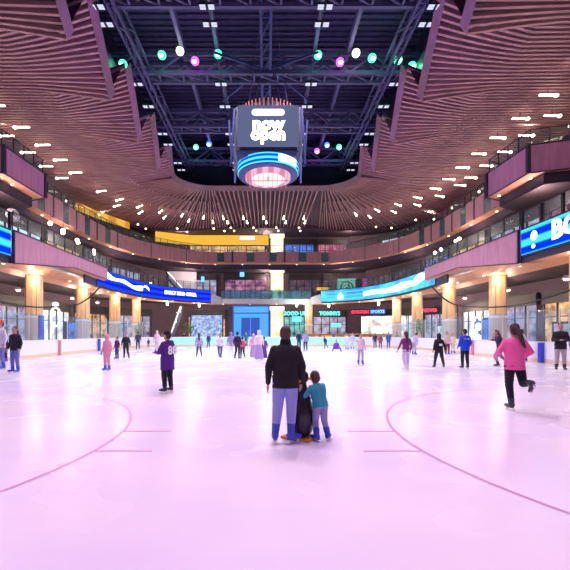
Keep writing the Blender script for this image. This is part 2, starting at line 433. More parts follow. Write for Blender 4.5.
for s in (1, -1):
    F_ = (lambda p: p) if s > 0 else mirror
    sd = 'above the far-side crowd by the numbered jersey skater' if s > 0 else 'above the skater in the blue shirt'
    root = empty('balcony_parapet', label='long rose wood middle balcony front '+('between the blue striped screen and the blue offer screen' if s > 0 else 'between the bulb-icon screen and the long cyan screen'), cat='balcony')
    bm = bm_new(); rw = []
    for y_, zb in ((24.0, 6.05), (31.7, 7.08), (38.2, 7.03)):
        rw.append([bm.verts.new((-s*xx, y_, zz)) for xx, zz in ((15.95, zb), (15.95, 8.15), (16.08, 8.15), (16.08, zb))])
    for a_, b_ in zip(rw, rw[1:]):
        for k_ in range(4): bm.faces.new((a_[k_], a_[(k_+1) % 4], b_[(k_+1) % 4], b_[k_]))
    bm.faces.new(rw[0]); bm.faces.new(list(reversed(rw[-1]))); bmesh.ops.recalc_face_normals(bm, faces=bm.faces)
    link('parapet_panel', bm, M['pink'], root)
    e = bm_new(); P3 = [(-s*15.93, y_, zb) for y_, zb in ((24.0, 6.05), (31.7, 7.08), (38.2, 7.03))]; T3 = [(p[0], p[1], 8.15) for p in P3]
    for a_, b_ in zip(P3, P3[1:]): bar(e, a_, b_, .06, .07)
    bar(e, T3[0], T3[-1], .06, .07); bar(e, P3[0], T3[0], .12); link('edge_trim', e, M['dark'], root)
    pts = F_([(-15.98, 24.0), (-15.98, 38.2)]); rail(root, offset(pts, -.04), 8.15, 9.3, 1.45, M['rglass'])
    root = empty('balcony_parapet', label='dark framed middle balcony edge behind the '+('blue striped screen at the frame edge' if s > 0 else 'bulb-icon screen'), cat='balcony')
    pts = F_([(-16.1, 6), (-16.1, 24.0)])
    bm = bm_new(); wall_strip(bm, pts, 6.05, 8.15, .15); link('parapet_panel', bm, M['dark'], root)
    rail(root, offset(pts, -.1), 8.15, 9.3, 1.6, M['rglass'], pw=.14)
    # curved parapet carrying the long screen
    root = empty('balcony_parapet', label='dark curved middle balcony edge carrying the '+('blue offer screen' if s > 0 else 'long cyan screen'), cat='balcony')
    pts = F_(LOW_CURVE)
    bm = bm_new(); wall_strip(bm, pts, ZL0, ZL1+.15, .15); link('parapet_panel', bm, M['dark'], root)
    rail(root, offset(pts, -.1), ZL1+.15, 9.2, 1.1, M['rglass'])
# centre glass balcony
root = empty('balcony_parapet', label='cyan glass middle balcony on white ledge above the blue pavilion', cat='balcony')
bm = bm_new(); wall_strip(bm, LOW_END, 6.15, 6.9, .2); link('ledge', bm, M['offwhite'], root)
rail(root, [(-7.0, 58.55), (7.0, 58.55)], 6.9, 8.25, 1.45, M['cglass'])
for s in (-1, 1):
    bm = bm_new(); bar(bm, (s*8.4, 57.6, 7.0), (s*7.0, 58.5, 6.6), .2, 1.1); link('end_panel', bm, M['offwhite'], root)

ZU0, ZU1 = 12.3, 14.15
def panel_run(root, pts, pattern, m):
    P = Path(pts); d = 0; i = 0
    while d < P.L-.05:
        kind, w = pattern[i % len(pattern)]; e = min(P.L, d+w)
        seg = P.cut(d, e)
        bm = bm_new()
        if kind == 'p': wall_strip(bm, offset(seg, .03), ZU0, ZU1, .14); link('wood_panel', bm, m, root)
        elif kind == 'g': wall_strip(bm, seg, ZU0, ZU1-.1, .03); link('glass_panel', bm, M['gg'], root)
        else: wall_strip(bm, offset(seg, .05), ZU0-.05, ZU1+.1, .14); link('dark_strip', bm, M['dark'], root)
        d = e; i += 1
M['gg'] = mat('green grey glass panel', (.05, .11, .12), .15, noise=.5, scale=3)
pat = [('p', 1.9), ('g', .9), ('p', 1.5), ('d', .25)]
for s in (1, -1):
    F_ = (lambda p: p) if s > 0 else mirror
    side = 'left' if s > 0 else 'right'
    root = empty('balcony_parapet', label='rose wood boxed-out top balcony above the '+('clock and striped screen' if s > 0 else 'bulb-icon screen'), cat='balcony')
    for seg in ([(-19.7, 24.6), (-17.5, 25.3)], [(-17.5, 25.3), (-17.4, 29.9)], [(-17.4, 29.9), (-19.4, 30.8)]):
        bm = bm_new(); wall_strip(bm, F_(seg), ZU0, ZU1, .14); link('wood_panel', bm, M['pink'], root)
    pts = F_(UP_L[1:5]); edge_lines(root, pts, ZU0, ZU1)
    for c in UP_L[2:4]:
        bm = bm_new(); box(bm, (s*c[0] + (.04 if s > 0 else -.04), c[1], (ZU0+ZU1)/2), (.2, .25, ZU1-ZU0+.05)); link('corner_post', bm, M['dark'], root)
    rail(root, offset(pts, -.1), ZU1, 15.2, 1.1, M['rglass'])
    root = empty('balcony_parapet', label='near run of the top balcony, cut by the %s frame edge' % side, cat='balcony')
    pts = F_(UP_L[0:2]); pts = F_([(-19.7, 6), (-19.7, 24.6)])
    bm = bm_new(); wall_strip(bm, pts, ZU0, ZU1, .14); link('wood_panel', bm, M['pink'], root); edge_lines(root, pts, ZU0, ZU1)
    rail(root, offset(pts, -.1), ZU1, 15.2, 1.4, M['rglass'])
    root = empty('balcony_parapet', label='curved top balcony of wood and glass panels, on the %s side past the boxed-out one' % side, cat='balcony')
    near = [p for p in [UP_L[4]]+UP_CURVE if p[1] < 49]; farr = [near[-1]]+[p for p in UP_CURVE if p[1] >= 49]
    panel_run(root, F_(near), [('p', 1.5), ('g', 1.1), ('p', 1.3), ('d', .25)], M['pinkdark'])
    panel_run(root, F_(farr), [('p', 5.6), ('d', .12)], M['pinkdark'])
    rail(root, offset(F_([UP_L[4]]+UP_CURVE), -.1), ZU1, 15.15, 1.1, M['rglass'], pw=.05)
root = empty('balcony_parapet', label='straight far top balcony of alternating rose panels and green glass', cat='balcony')
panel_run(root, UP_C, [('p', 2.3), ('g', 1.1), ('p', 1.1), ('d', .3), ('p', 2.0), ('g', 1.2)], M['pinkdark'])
rail(root, offset(UP_C, -.1), ZU1, 15.1, 1.4, M['rglass'], pw=.05)

# ------------------------------------------------------------------ LED screens
M['led_blue'] = emis('deep blue display', (.004, .012, .55), 1.5, c2=(.01, .05, .95), scale=9)
M['led_stripe'] = emis('blue cyan striped display', (.0, .03, .75), 1.5, c2=(.05, .62, 1), scale=7.2)
M['led_cyan'] = emis('cyan display', (.01, .12, .85), 1.6, c2=(.1, .65, 1), noise=True, nscale=.35)
M['led_white'] = emis('display white', (.85, .95, 1), 2.6)
def led(pts, z0, z1, m, label, off=.12):
    root = empty('led_screen', label=label, cat='screen')
    o = offset(pts, off)
    bm = bm_new(); wall_strip(bm, offset(pts, .08), z0-.12, z1+.12, .07); link('bezel', bm, M['black'], root)
    bm = bm_new(); wall_strip(bm, o, z0, z1, .03); link('display_face', bm, m, root)
    return root, Path(o)
def ribbon(root, P, s0, s1, fz, name, m, off=.05, n=24):
    bm = bm_new(); A = []; B = []
    for i in range(n+1):
        t = i/n; p, tn = P.at(s0+(s1-s0)*t); q = p+Vector((tn.y, -tn.x))*off; lo, hi = fz(t)
        A.append(bm.verts.new((q.x, q.y, lo))); B.append(bm.verts.new((q.x, q.y, hi)))
    for i in range(n): bm.faces.new((A[i], A[i+1], B[i+1], B[i]))
    link(name, bm, m, root)
# left near: blue/cyan stripes
led([(-16.1, 7), (-16.1, 23.8)], 6.5, 8.05, M['led_stripe'], 'blue and cyan striped screen cut by the left frame edge')
root, P = led([(16.1, 23.8), (16.1, 7)], 6.5, 8.05, M['led_stripe'], 'blue striped screen with white bulb icon and big white letters')
# bulb icon (facing -x) at y ~23.3
def disc_on(root, name, x, y, z, ry, rz_, m, n=24, inner=0):
    bm = bm_new(); vs = [bm.verts.new((x, y+ry*math.cos(2*math.pi*i/n), z+rz_*math.sin(2*math.pi*i/n))) for i in range(n)]
    if inner:
        vi = [bm.verts.new((x, y+inner*ry*math.cos(2*math.pi*i/n), z+inner*rz_*math.sin(2*math.pi*i/n))) for i in range(n)]
        for i in range(n): bm.faces.new((vs[i], vs[(i+1) % n], vi[(i+1) % n], vi[i]))
    else: bm.faces.new(vs)
    return link(name, bm, m, root)
disc_on(root, 'bulb_mark', 15.93, 22.6, 7.45, .28, .3, M['led_white']); disc_on(root, 'bulb_mark', 15.93, 22.65, 6.83, .17, .13, M['led_white'])
text('lettering', 'BOOK', 1.45, (15.9, 19.1, 7.3), (R(90), 0, R(-90)), M['led_white'], root, bold=.05)
LEDC = Path(LOW_CURVE).cut(2.6, 99)
root, P = led(LEDC, 6.35, 8.0, M['led_blue'], 'deep blue curved screen with white swoosh and offer lettering')
ribbon(root, P, .5, P.L*.47, lambda t: (7.0+.55*(1-t)**2-.15*math.sin(t*9), 7.45+.55*(1-t)**2+.12*math.sin(t*14)), 'swoosh_mark', M['led_white'])
ribbon(root, P, P.L*.45, P.L*.53, lambda t: (6.95+.5*math.sin(t*3), 7.1+.6*math.sin(t*2.6)), 'swoosh_mark', M['led_white'], n=10)
pa, _ = P.at(P.L*.665); pb, _ = P.at(P.L*.88); mid = (pa+pb)/2; ang = math.atan2(pb.y-pa.y, pb.x-pa.x); nn = Vector((math.sin(ang), -math.cos(ang)))*.3
text('lettering', 'EARLY BIRD OFFER', .63, (mid.x+nn.x, mid.y+nn.y, 7.2), (R(90), 0, ang), M['led_white'], root, bold=.03)
root, P = led(mirror(LEDC), 6.35, 8.0, M['led_cyan'], 'long cyan and white curved screen opposite the offer screen')
ribbon(root, P, P.L*.30, P.L*.80, lambda t: (6.75+.1*math.sin(t*8), 7.35+.1*math.sin(t*11)+.2*t), 'light_band', M['led_white'])
ribbon(root, P, P.L*.78, P.L*.93, lambda t: (6.75+.5*t, 7.4+.55*math.sin(t*3)), 'light_band', M['led_white'], n=12)
ribbon(root, P, P.L*.12, P.L*.16, lambda t: (6.6, 7.6-abs(t-.5)), 'bulb_mark', M['led_white'], n=8)
for z in (6.65, 7.15, 7.65): ribbon(root, P, .5, P.L*.3, lambda t, z=z: (z-.08, z+.08), 'stripe', emis('cyan stripe', (.1, .6, .9), 1.4), off=.03)

# ------------------------------------------------------------------ columns
def column(x, y, r, label, zt=6.15):
    root = empty('column', (x, y, 0), label, 'column'); root['kind'] = 'structure'
    bm = bm_new(); cyl(bm, (0, 0), r, 3.0, zt, 8); o = link('column_shaft', bm, M['column'], root); o.rotation_euler.z = R(22.5)
    bm = bm_new(); cyl(bm, (0, 0), r+.02, 0, 2.82, 8); o = link('column_base', bm, M['colbase'], root); o.rotation_euler.z = R(22.5)
    bm = bm_new(); cyl(bm, (0, 0), r+.05, 2.82, 3.0, 8); o = link('column_band', bm, M['white'], root); o.rotation_euler.z = R(22.5)
    bm = bm_new()
    for k in range(4): a = R(45+90*k); bar(bm, (r*.93*math.cos(a), r*.93*math.sin(a), 3.0), (r*.93*math.cos(a), r*.93*math.sin(a), zt), .03, .03)
    link('column_joint', bm, M['dark'], root)
    for dx, dy in ((0, -1),):
        l = bpy.data.lights.new('column_uplight', 'POINT'); l.energy = 120; l.color = (1, .74, .48); l.shadow_soft_size = .06
        lo = bpy.data.objects.new('column_uplight', l); lo.location = (x-(.75 if x > 0 else -.75)*1, y-.95, 5.75); C.objects.link(lo)
for s, nm in ((-1, 'left'), (1, 'right')):
    for i, y in enumerate((14, 22, 30, 38, 46)):
        column(s*18.3, y, .62, 'warm lit wood column on the %s concourse, %s from the camera' % (nm, ['first', 'second', 'third', 'fourth', 'fifth'][i]))
column(6.6, 58.9, .6, 'bright column between the two teal signs', 6.15); column(18.6, 54, .6, 'warm lit column right of the red and blue sign', 6.4)
column(-18.4, 54, .6, 'warm lit column under the offer screen', 6.4); 

# ------------------------------------------------------------------ ceiling of slats
Z0 = 16.6
IN = [(-9.3, 4), (-9.3, 36.2)]
k = 8
for i in range(1, k+1): a = R(180-90*i/k); IN.append((-5.5+3.8*math.cos(a), 36.2+3.8*math.sin(a)))
IN += [(5.5, 40)]
for i in range(1, k+1): a = R(90-90*i/k); IN.append((5.5+3.8*math.cos(a), 36.2+3.8*math.sin(a)))
IN += [(9.3, 4)]
INP = Path(IN)
def normal_at(s):
    # smooth normal: straight parts exact, arcs radial
    p, t = INP.at(s)
    if p.y <= 36.2: return p, Vector((-1 if p.x < 0 else 1, 0))
    if abs(p.x) <= 5.5: return p, Vector((0, 1))
    c = Vector((-5.5 if p.x < 0 else 5.5, 36.2)); return p, (p-c).normalized()
PER = 5.15
def tooth(s):
    p, n = normal_at(s)
    if p.y < 37 and abs(n.x) > .9: return ((p.y-18.6) % PER)/PER, 1.0
    return .5, .35
def cz(s, d):
    u, w = tooth(s); ramp = max(0, 1-d/4.4)**1.2
    return Z0 + (w*ramp*2.3*(.72-u) if w > .9 else 0) + .012*d
D = 14.0
bm = bm_new(); s = 0; ds_in = .31
edge = []
def fin(p0, n, s, dA, dB, w=.145, h=.2):
    prev = None; tn = Vector((-n.y, n.x))*w/2
    if abs(n.x) < .97: w = .10; tn = Vector((-n.y, n.x))*w/2
    dB = dB+9.0*abs(n.x*n.y) if dB == D else dB
    K = [dA, dA+.9, dA+1.9, dA+3.0, dA+4.4, dA+7, 11, dB] if dA == 0 else [dA, (dA+dB)/2, dB]
    for d in K:
        if d > dB: d = dB
        q = p0+n*d; z = cz(s, d)
        cur = [bm.verts.new((q.x-tn.x, q.y-tn.y, z)), bm.verts.new((q.x+tn.x, q.y+tn.y, z)), bm.verts.new((q.x+tn.x, q.y+tn.y, z+h)), bm.verts.new((q.x-tn.x, q.y-tn.y, z+h))]
        if prev:
            for i in range(4): bm.faces.new((prev[i], prev[(i+1) % 4], cur[(i+1) % 4], cur[i]))
        else: bm.faces.new(cur)
        prev = cur
while s < INP.L:
    p, n = normal_at(s); arc = 36.2 < p.y and abs(p.x) > 5.5
    u, w = tooth(s)
    dd = 0.9*u if w > .9 else 0
    if w > .9: p = p - n*(.5-u)*.9
    edge.append((s, p, n))
    fin(p, n, s, 0, D)
    if arc:
        # in-between fins where the fan opens
        p2, n2 = normal_at(s+ds_in*.5); fin(p2, n2, s, 4.0, D)
        for q in (.25, .75):
            p3, n3 = normal_at(s+ds_in*q); fin(p3, n3, s, 8.0, D)
    s += ds_in*(1.6 if not arc and p.y > 37 else (.8 if arc else 1))
bmesh.ops.recalc_face_normals(bm, faces=bm.faces)
struct(link('ceiling.004', bm, M['slat']), 'folded slatted wood ceiling around the dark opening')
# backing surface above the fins
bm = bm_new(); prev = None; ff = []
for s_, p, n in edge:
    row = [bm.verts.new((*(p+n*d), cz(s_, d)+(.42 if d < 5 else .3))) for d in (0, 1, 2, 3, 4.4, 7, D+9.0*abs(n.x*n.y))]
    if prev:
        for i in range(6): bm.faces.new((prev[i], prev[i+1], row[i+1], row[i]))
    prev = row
struct(link('ceiling.005', bm, M['backing']), 'backing above the slats, coloured dark for gap shade')
# fold faces along the opening
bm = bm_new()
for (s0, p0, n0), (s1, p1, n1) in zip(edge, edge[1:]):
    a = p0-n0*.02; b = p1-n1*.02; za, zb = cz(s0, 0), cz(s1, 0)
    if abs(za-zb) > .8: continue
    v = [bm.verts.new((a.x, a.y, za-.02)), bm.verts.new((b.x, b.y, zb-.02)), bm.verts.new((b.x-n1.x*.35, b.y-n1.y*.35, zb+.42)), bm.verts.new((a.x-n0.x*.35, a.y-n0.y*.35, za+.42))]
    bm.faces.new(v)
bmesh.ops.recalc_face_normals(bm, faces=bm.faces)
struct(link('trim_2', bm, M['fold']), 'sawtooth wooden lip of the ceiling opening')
# gallery ceiling beyond the slats
outer = []
for i in range(121):
    s_ = INP.L*i/120; p, n = normal_at(s_); outer.append(tuple(p+n*(D+9.0*abs(n.x*n.y))))
wl = []
for x, y in outer:
    if y <= 46 and abs(x) > 20: wl.append((-25.6 if x < 0 else 25.6, y))
    else:
        v = Vector((x, y-36)).normalized(); t = 5.0
        q = Vector((x, y))
        while t < 40:
            q = Vector((0, 36))+v*t*1.0
            if q.y > 63 or abs(q.x) > 25.6: break
            t += .2
        wl.append((q.x, min(q.y, 63)))
bm = bm_new(); slab(bm, outer, wl, 17.6, 17.8); bmesh.ops.recalc_face_normals(bm, faces=bm.faces)
struct(link('ceiling.006', bm, M['darkceil']), 'dark ceiling over the top gallery')
bm = bm_new(); wall_strip(bm, outer, 16.6, 17.7, .1); struct(link('trim_3', bm, M['backing']))

# ------------------------------------------------------------------ roof void
bm = bm_new(); box(bm, (0, 23, 23.2), (24, 42, .2)); struct(link('ceiling.007', bm, M['roof']), 'dark roof deck')
bm = bm_new()
for i in range(80): box(bm, (0, 3+i*.5, 23.02), (23, .12, .14))
struct(link('ceiling.008', bm, M['roof']), 'ribs of the roof deck')
for s, nm in ((-1, 'wall_upper_left'), (1, 'wall_upper_right')):
    bm = bm_new(); box(bm, (s*11.2, 23, 20.3), (.2, 42, 5.8)); struct(link(nm, bm, M['dark']))
    bm = bm_new()
    for y in (13.5, 20.8, 27.3, 34.2): box(bm, (s*10.7, y+3.0, 19.4), (.8, 5.2, 1.4))
    struct(link('trim_4', bm, M['dark']), 'dark service boxes beside the roof opening')
bm = bm_new(); box(bm, (0, 43.8, 20.3), (22.4, .2, 5.8)); struct(link('wall_upper_back', bm, M['dark']))
def truss(name, a, b, depth, label, w=.11, bay=1.6, m='steel', group=None, flat=.5):
    root = empty(name, label=label, cat='truss', group=group)
    a, b = Vector(a), Vector(b); L = (b-a).length; t = (b-a)/L; side = Vector((-t.y, t.x, 0))*flat
    up = Vector((0, 0, depth))
    for nm, o in (('bottom_chord', -side), ('bottom_chord', side), ('top_chord', up-side), ('top_chord', up+side)):
        bm = bm_new(); bar(bm, a+o, b+o, w, w*1.2); link(nm, bm, M[m], root)
    bm = bm_new(); n = int(L/bay)
    for i in range(n):
        p = a+t*(L*i/n); q = a+t*(L*(i+1)/n)
        for sd in (-side, side):
            bar(bm, p+sd+(up if i % 2 else Vector()), q+sd+(Vector() if i % 2 else up), w*.6)
        bar(bm, p-side, p+side, w*.6); bar(bm, p-side, q+side, w*.5)
    link('web', bm, M[m], root)
    return root
ords = ['above the camera side', 'in front of the scoreboard', 'just behind the scoreboard', 'farthest down the hall']
for i, y in enumerate((20.8, 27.3, 34.2, 41)):
    truss('roof_truss', (-11, y, 20), (11, y, 20), 1.3, 'crosswise dark steel roof truss '+ords[i], .2)
for s, nm in ((-1, 'left'), (1, 'right')):
    truss('roof_truss', (s*8.5, 6, 19.6), (s*8.5, 43.5, 19.6), 1.0, 'long steel truss running away down the %s side of the opening' % nm, .13, flat=.2)
truss('roof_truss', (0, 6, 20.2), (0, 43.5, 20.2), 1.2, 'central blue steel truss over the scoreboard', .16, m='steelblue', flat=.3)
for s in (-1, 1):
    for dy in (-1, 1):
        bm = bm_new(); bar(bm, (s*.3, 27.3, 20.6), (s*3.4, 27.3+dy*2.6, 19.9), .12)
        tag(link('roof_brace', bm, M['steelblue']), 'slim blue diagonal brace %s, on the %s of the central truss' % ('nearer the camera' if dy < 0 else 'farther off', 'left' if s < 0 else 'right'), 'brace')
for x in (-3.4, 3.4, -5.8, 5.8):
    bm = bm_new(); box(bm, (x, 24, 21.6), (.25, 38, .5)); struct(link('trim_5', bm, M['steel']), 'roof purlin')

# floodlights (real lights of the hall)
bm = None
def spot(name, loc, e, col, size=110, blend=.8, tgt=None, rad=.08):
    l = bpy.data.lights.new(name, 'SPOT'); l.energy = e; l.color = col; l.spot_size = R(size); l.spot_blend = blend; l.shadow_soft_size = rad
    o = bpy.data.objects.new(name, l); o.location = loc; C.objects.link(o)
    if tgt: o.rotation_euler = (Vector(tgt)-Vector(loc)).to_track_quat('-Z', 'Y').to_euler()
    return o
def floodlight(loc):
    root = empty('flood_light', loc, 'twin-head white floodlight hanging from the dark roof steel', 'floodlight', 'floodlights in the roof opening')
    b = bm_new(); bar(b, (0, 0, .1), (0, 0, 20.0-loc[2]), .03); bar(b, (-.42, 0, .12), (.42, 0, .12), .05); link('hanger', b, M['darkpost'], root)
    for sx in (-1, 1):
        b = bm_new(); box(b, (sx*.22, 0, .06), (.38, .34, .1)); h = link('lamp_head', b, M['darkpost'], root)
        for dy in (-1, 1):
            for dx in (-1, 1):
                pass
        b = bm_new()
        for dy in (-1, 1): box(b, (sx*.22, dy*.08, 0), (.30, .13, .02))
        link('lamp_face', b, M['flood'], h)
    return root
proto = None; floods = []
for x in (-8.6, -3.0, 3.0, 8.6):
    for y in (14.5, 19.3, 20.4, 25.3, 27.8, 31.6, 33.4, 37, 38.6):
        if proto is None: proto = floodlight((x, y, 18.2)); o = proto
        else: o = copy_tree(proto); o.location = (x, y, 18.2)
        floods.append((x, y))
LP = (1, .80, .98); LW = (.93, .90, 1)
for x, y in floods:
    if y in (14.5, 20.4, 27.8, 33.4) and abs(x) < 5:
        c = (1, .74, .98) if y < 18 else ((.98, .84, 1) if y < 22 else (.93, .93, 1))
        spot('flood_spot', (x, y, 18.1), 3500 if y < 22 else 6000, c, 128, .8, (x*1.9, y+(3 if y > 20 else -3), 0), .1)
for x in (-6, 0, 6):  # unseen pink spots added over the camera to tint the near ice
    spot('near_fill_spot', (x, 5, 18.1), 2900, (1, .64, .95), 120, .9, (x, 2, 0), .1)

# coloured stage lights
STG = [(123, 64, 'g'), (162, 55, 'g'), (180, 51, 'w'), (195, 61, 'm'), (218, 54, 'g'), (318, 55, 'g'), (340, 62, 'm'), (356, 53, 'w'), (372, 58, 'g'), (398, 60, 'g'), (412, 66, 'g'),
       (169, 152, 'b'), (196, 147, 'g'), (209, 144, 'b'), (317, 151, 'm'), (327, 145, 'b'), (339, 147, 'g'), (366, 153, 'b')]
COL = {'g': (.05, 1, .45), 'w': (.8, 1, .55), 'm': (.9, .08, 1), 'b': (.08, .18, 1)}
CN = {'g': 'green', 'w': 'pale yellow', 'm': 'magenta', 'b': 'blue'}
for k_, c in COL.items():
    M['st_'+k_] = emis('stage '+CN[k_], tuple(min(1, v*.55+.4) for v in c), 9)
    M['sh_'+k_] = emis('stage halo '+CN[k_], c, 3)
ordn = ['first', 'second', 'third', 'fourth', 'fifth', 'sixth', 'seventh', 'eighth', 'ninth', 'tenth', 'eleventh']
for i, (px, py, c) in enumerate(STG):
    y = 26.1 if py < 100 else 39.4
    x = (px-VPX)*y/F; z = EYE+(HOR-py)*y/F
    front = py < 100; idx = i if front else i-11
    root = empty('stage_light', (x, y, z), '%s glowing stage light, %s from the left on the %s truss' % (CN[c], ordn[idx], 'nearer' if front else 'far'), 'stage light', 'stage lights on the roof trusses')
    b = bm_new(); rc(b, (0, .12, .05), (0, .45, .2), .2, .16); link('housing', b, M['black'], root, True)
    b = bm_new(); rc(b, (0, -.06, -.05), (0, .04, .02), .27, .27, n=18); link('lens', b, M['sh_'+c], root, True)  # oversized saturated lens stands in for the glow halo
    b = bm_new(); ell(b, (0, -.20, -.14), .17, .12, .17); link('lamp', b, M['st_'+c], root, True)
    b = bm_new(); bar(b, (0, .3, .3), (0, .3, .9), .05); link('hanger', b, M['darkpost'], root)
    l = bpy.data.lights.new('stage_glow', 'POINT'); l.energy = 16 if c != 'm' else 30; l.color = COL[c]; l.shadow_soft_size = .05
    lo = bpy.data.objects.new('stage_glow', l); lo.location = (x, y-.4, z-.3); C.objects.link(lo)
# purple washes on the slatted ceiling beside the opening
for s in (-1, 1):
    for y in (19.5, 26, 33):
        spot('purple_wash', (s*5.0, y, 15.5), 600, (.42, .12, 1), 90, .9, (s*11.5, y+1, 17), .05)

# ------------------------------------------------------------------ ceiling lamps
def ceiling_lamp():
    root = empty('ceiling_lamp', (0, 0, 0), 'slim warm linear lamp with bright end bulb under the slatted ceiling', 'ceiling lamp', 'linear lamps along the slatted ceiling')
    b = bm_new(); box(b, (0, 0, 0), (1.05, .10, .07)); link('tube', b, M['warm'], root)
    b = bm_new(); ell(b, (.52, 0, -.02), .13, .13, .10); link('bulb', b, M['warm'], root, True)
    b = bm_new(); bar(b, (0, 0, .04), (0, 0, .4), .03); link('hanger', b, M['darkpost'], root)
    return root
lamp0 = None
for row, (d, st, ph) in enumerate(((8.0, 2.55, 0), (9.9, 2.55, 1.2))):
    s = ph
    while s < INP.L:
        p, n = normal_at(s); arc = p.y > 36.2 and abs(p.x) > 5.5
        q = p+n*d
        if q.y > 8:
            o = lamp0 = ceiling_lamp() if lamp0 is None else lamp0
            if o.get('used'): o = copy_tree(lamp0)
            lamp0['used'] = 1
            o.location = (q.x, q.y, Z0-.35); o.rotation_euler.z = math.atan2(n.y, n.x)+random.uniform(-.04, .04)
        s += (.85 if arc else st)
for o in bpy.data.objects:
    if 'used' in o: del o['used']

# ------------------------------------------------------------------ scoreboard
SB = (.13, 24.4)
root = empty('scoreboard', (SB[0], SB[1], 0), 'four-sided grey video scoreboard with cyan ring hanging over the ice', 'scoreboard')
M['sbgrey'] = emis('scoreboard grey screen', (.125, .14, .27), 1.0)
M['sbwhite'] = emis('scoreboard lettering', (1, 1, .85), 4)
M['sbband'] = emis('scoreboard badge', (.75, .95, 1), 2.0, c2=(1, .65, .68), coord=0, scale=1.4)
M['ringcy'] = emis('ring cyan', (.0, .10, .55), 1.3, c2=(.1, .75, 1), scale=22)
M['ringw'] = emis('ring white', (.8, .95, 1), 2)
M['ringpk'] = emis('lower ring glow', (.9, .55, .75), 1.0, c2=(.75, .25, .4), coord=0, scale=9)
M['crown'] = mat('crown ribs', (.55, .2, .15), .5, emit=(.8, .25, .15), es=.25)
b = bm_new(); box(b, (0, 0, 13.85), (3.9, 3.4, 2.6)); link('cabinet', b, M['dark'], root)
b = bm_new(); box(b, (0, 0, 12.45), (3.3, 3.0, .3), top=(1.15, 1.1)); link('neck', b, M['steelblue'], root)
for k_, (dx, dy, rz) in enumerate(((0, -1.9, 0), (0, 1.9, 0))):
    b = bm_new(); box(b, (dx, dy, 13.9), (3.6, .1, 2.42)); link('screen', b, M['sbgrey'], root)
for sx in (-1, 1):
    b = bm_new(); box(b, (sx*2.0, 0, 13.75), (.1, 3.1, 2.4)); link('screen', b, M['sbgrey'], root)
    for sy in (-1, 1):
        b = bm_new(); bar(b, (sx*2.0, sy*1.75, 15.0), (sx*2.25, sy*1.4, 11.9), .12); bar(b, (sx*2.35, sy*1.6, 14.4), (sx*2.2, sy*1.3, 11.8), .1)
        link('frame_arm', b, M['steelblue'], root)
text('lettering', 'now', 1.05, (0, -1.98, 13.98), (R(90), 0, 0), M['sbwhite'], root, bold=.05)
text('lettering', 'open', 1.0, (0, -1.98, 13.38), (R(90), 0, 0), M['sbwhite'], root, bold=.05)
b = bm_new(); n = 8; pts = []
for cx, a0 in ((.78, -90), (-.78, 90)):
    for i in range(n+1): a = R(a0+180*i/n); pts.append((cx+.2*math.cos(a), .2*math.sin(a)))
vs = [b.verts.new((x, -1.97, 14.68+z)) for x, z in pts]; b.faces.new(vs); link('badge', b, M['sbband'], root)
for nm, r_, z0, z1, m in (('ring_display', 1.95, 11.78, 12.36, 'ringcy'), ('ring_soffit', 1.9, 11.7, 11.78, 'steelblue'), ('lower_ring', 1.45, 11.5, 11.72, 'ringpk')):
    b = bm_new(); cyl(b, (0, 0), r_, z0, z1, 48); link(nm, b, M[m], root)
b = bm_new(); wall_strip(b, [(2.0*math.sin(a), -2.0*math.cos(a)) for a in [R(18+2*i) for i in range(22)]], 11.85, 12.3, .03); link('ring_white_patch', b, M['ringw'], root)
b = bm_new(); cyl(b, (0, 0), 1.05, 11.44, 11.5, 32); link('lower_disc', b, emis('disc', (1, .86, .95), 1.15), root)
b = bm_new(); 
for i in range(-4, 5): bar(b, (i*.3, -1.2, 11.45), (i*.3, 1.2, 11.45), .03)
bar(b, (-1.3, 0, 11.43), (1.3, 0, 11.43), .05); box(b, (0, -.35, 11.42), (.1, .5, .06)); link('disc_grid', b, M['crown'], root)
b = bm_new()
for i in range(44): 
    a = 2*math.pi*i/44; x, y = 1.75*math.cos(a), 1.6*math.sin(a); bar(b, (x, y, 15.15), (x*1.03, y*1.03, 15.75), .07)
link('crown_ribs', b, M['crown'], root)
b = bm_new(); cyl(b, (0, 0), 1.6, 15.15, 15.6, 24); link('crown', b, M['steel'], root)
b = bm_new()
for sx in (-1, 1):
    for sy in (-1, 1): bar(b, (sx*1.2, sy*1.2, 15.5), (sx*.4, sy*2.2, 20.2), .05)
link('hanging_cables', b, M['steel'], root)
spot('board_glow', (SB[0], 21, 10.5), 120, (.2, .5, 1), 60, .8, (0, 24.4, 13), .05)

# ------------------------------------------------------------------ shopfronts
def shopfront(p, t, w, z0, z1, sign_m, win_m, label, frame='darkpost', lit=None, txt=None, txm=None, depth=.5):
    """p = centre on the wall path, t = tangent; front faces the hall"""
    ang = math.atan2(t.y, t.x); root = empty('shopfront', (p.x, p.y, z0), label, 'shop', rz=ang)
    h = z1-z0; sh = h*.2
    b = bm_new(); box(b, (0, -.25, h*.4), (w*.92, .1, h*.72)); link('display_window', b, win_m, root)
    b = bm_new(); box(b, (0, -.35, h-sh/2-.2), (w*.96, .3, sh)); link('sign_board', b, sign_m, root)
    b = bm_new()
    for i in range(5): x = -w*.47+w*.94*i/4; box(b, (x, -.36, h*.4), (.12, .12, h*.78))
    box(b, (0, -.36, .12), (w*.95, .14, .24)); box(b, (0, -.36, h*.55), (w*.94, .08, .08)); link('frame', b, M[frame], root)
    if txt: text('lettering', txt, sh*.75, (0, -.53, h-sh/2-.2), (R(90), 0, 0), txm, root, bold=.02)
    return root
def W(name, a, b, s, ns=1.2): 
    M[name] = emis(name, a, s, c2=b, noise=True, nscale=ns); return M[name]
W('win_grey', (.04, .04, .08), (.45, .40, .52), 1.52, .9); W('win_warm', (.06, .02, .02), (1, .55, .25), 1.52, 1.1); W('win_white', (.12, .08, .10), (1, .95, .85), 2.09, .8)
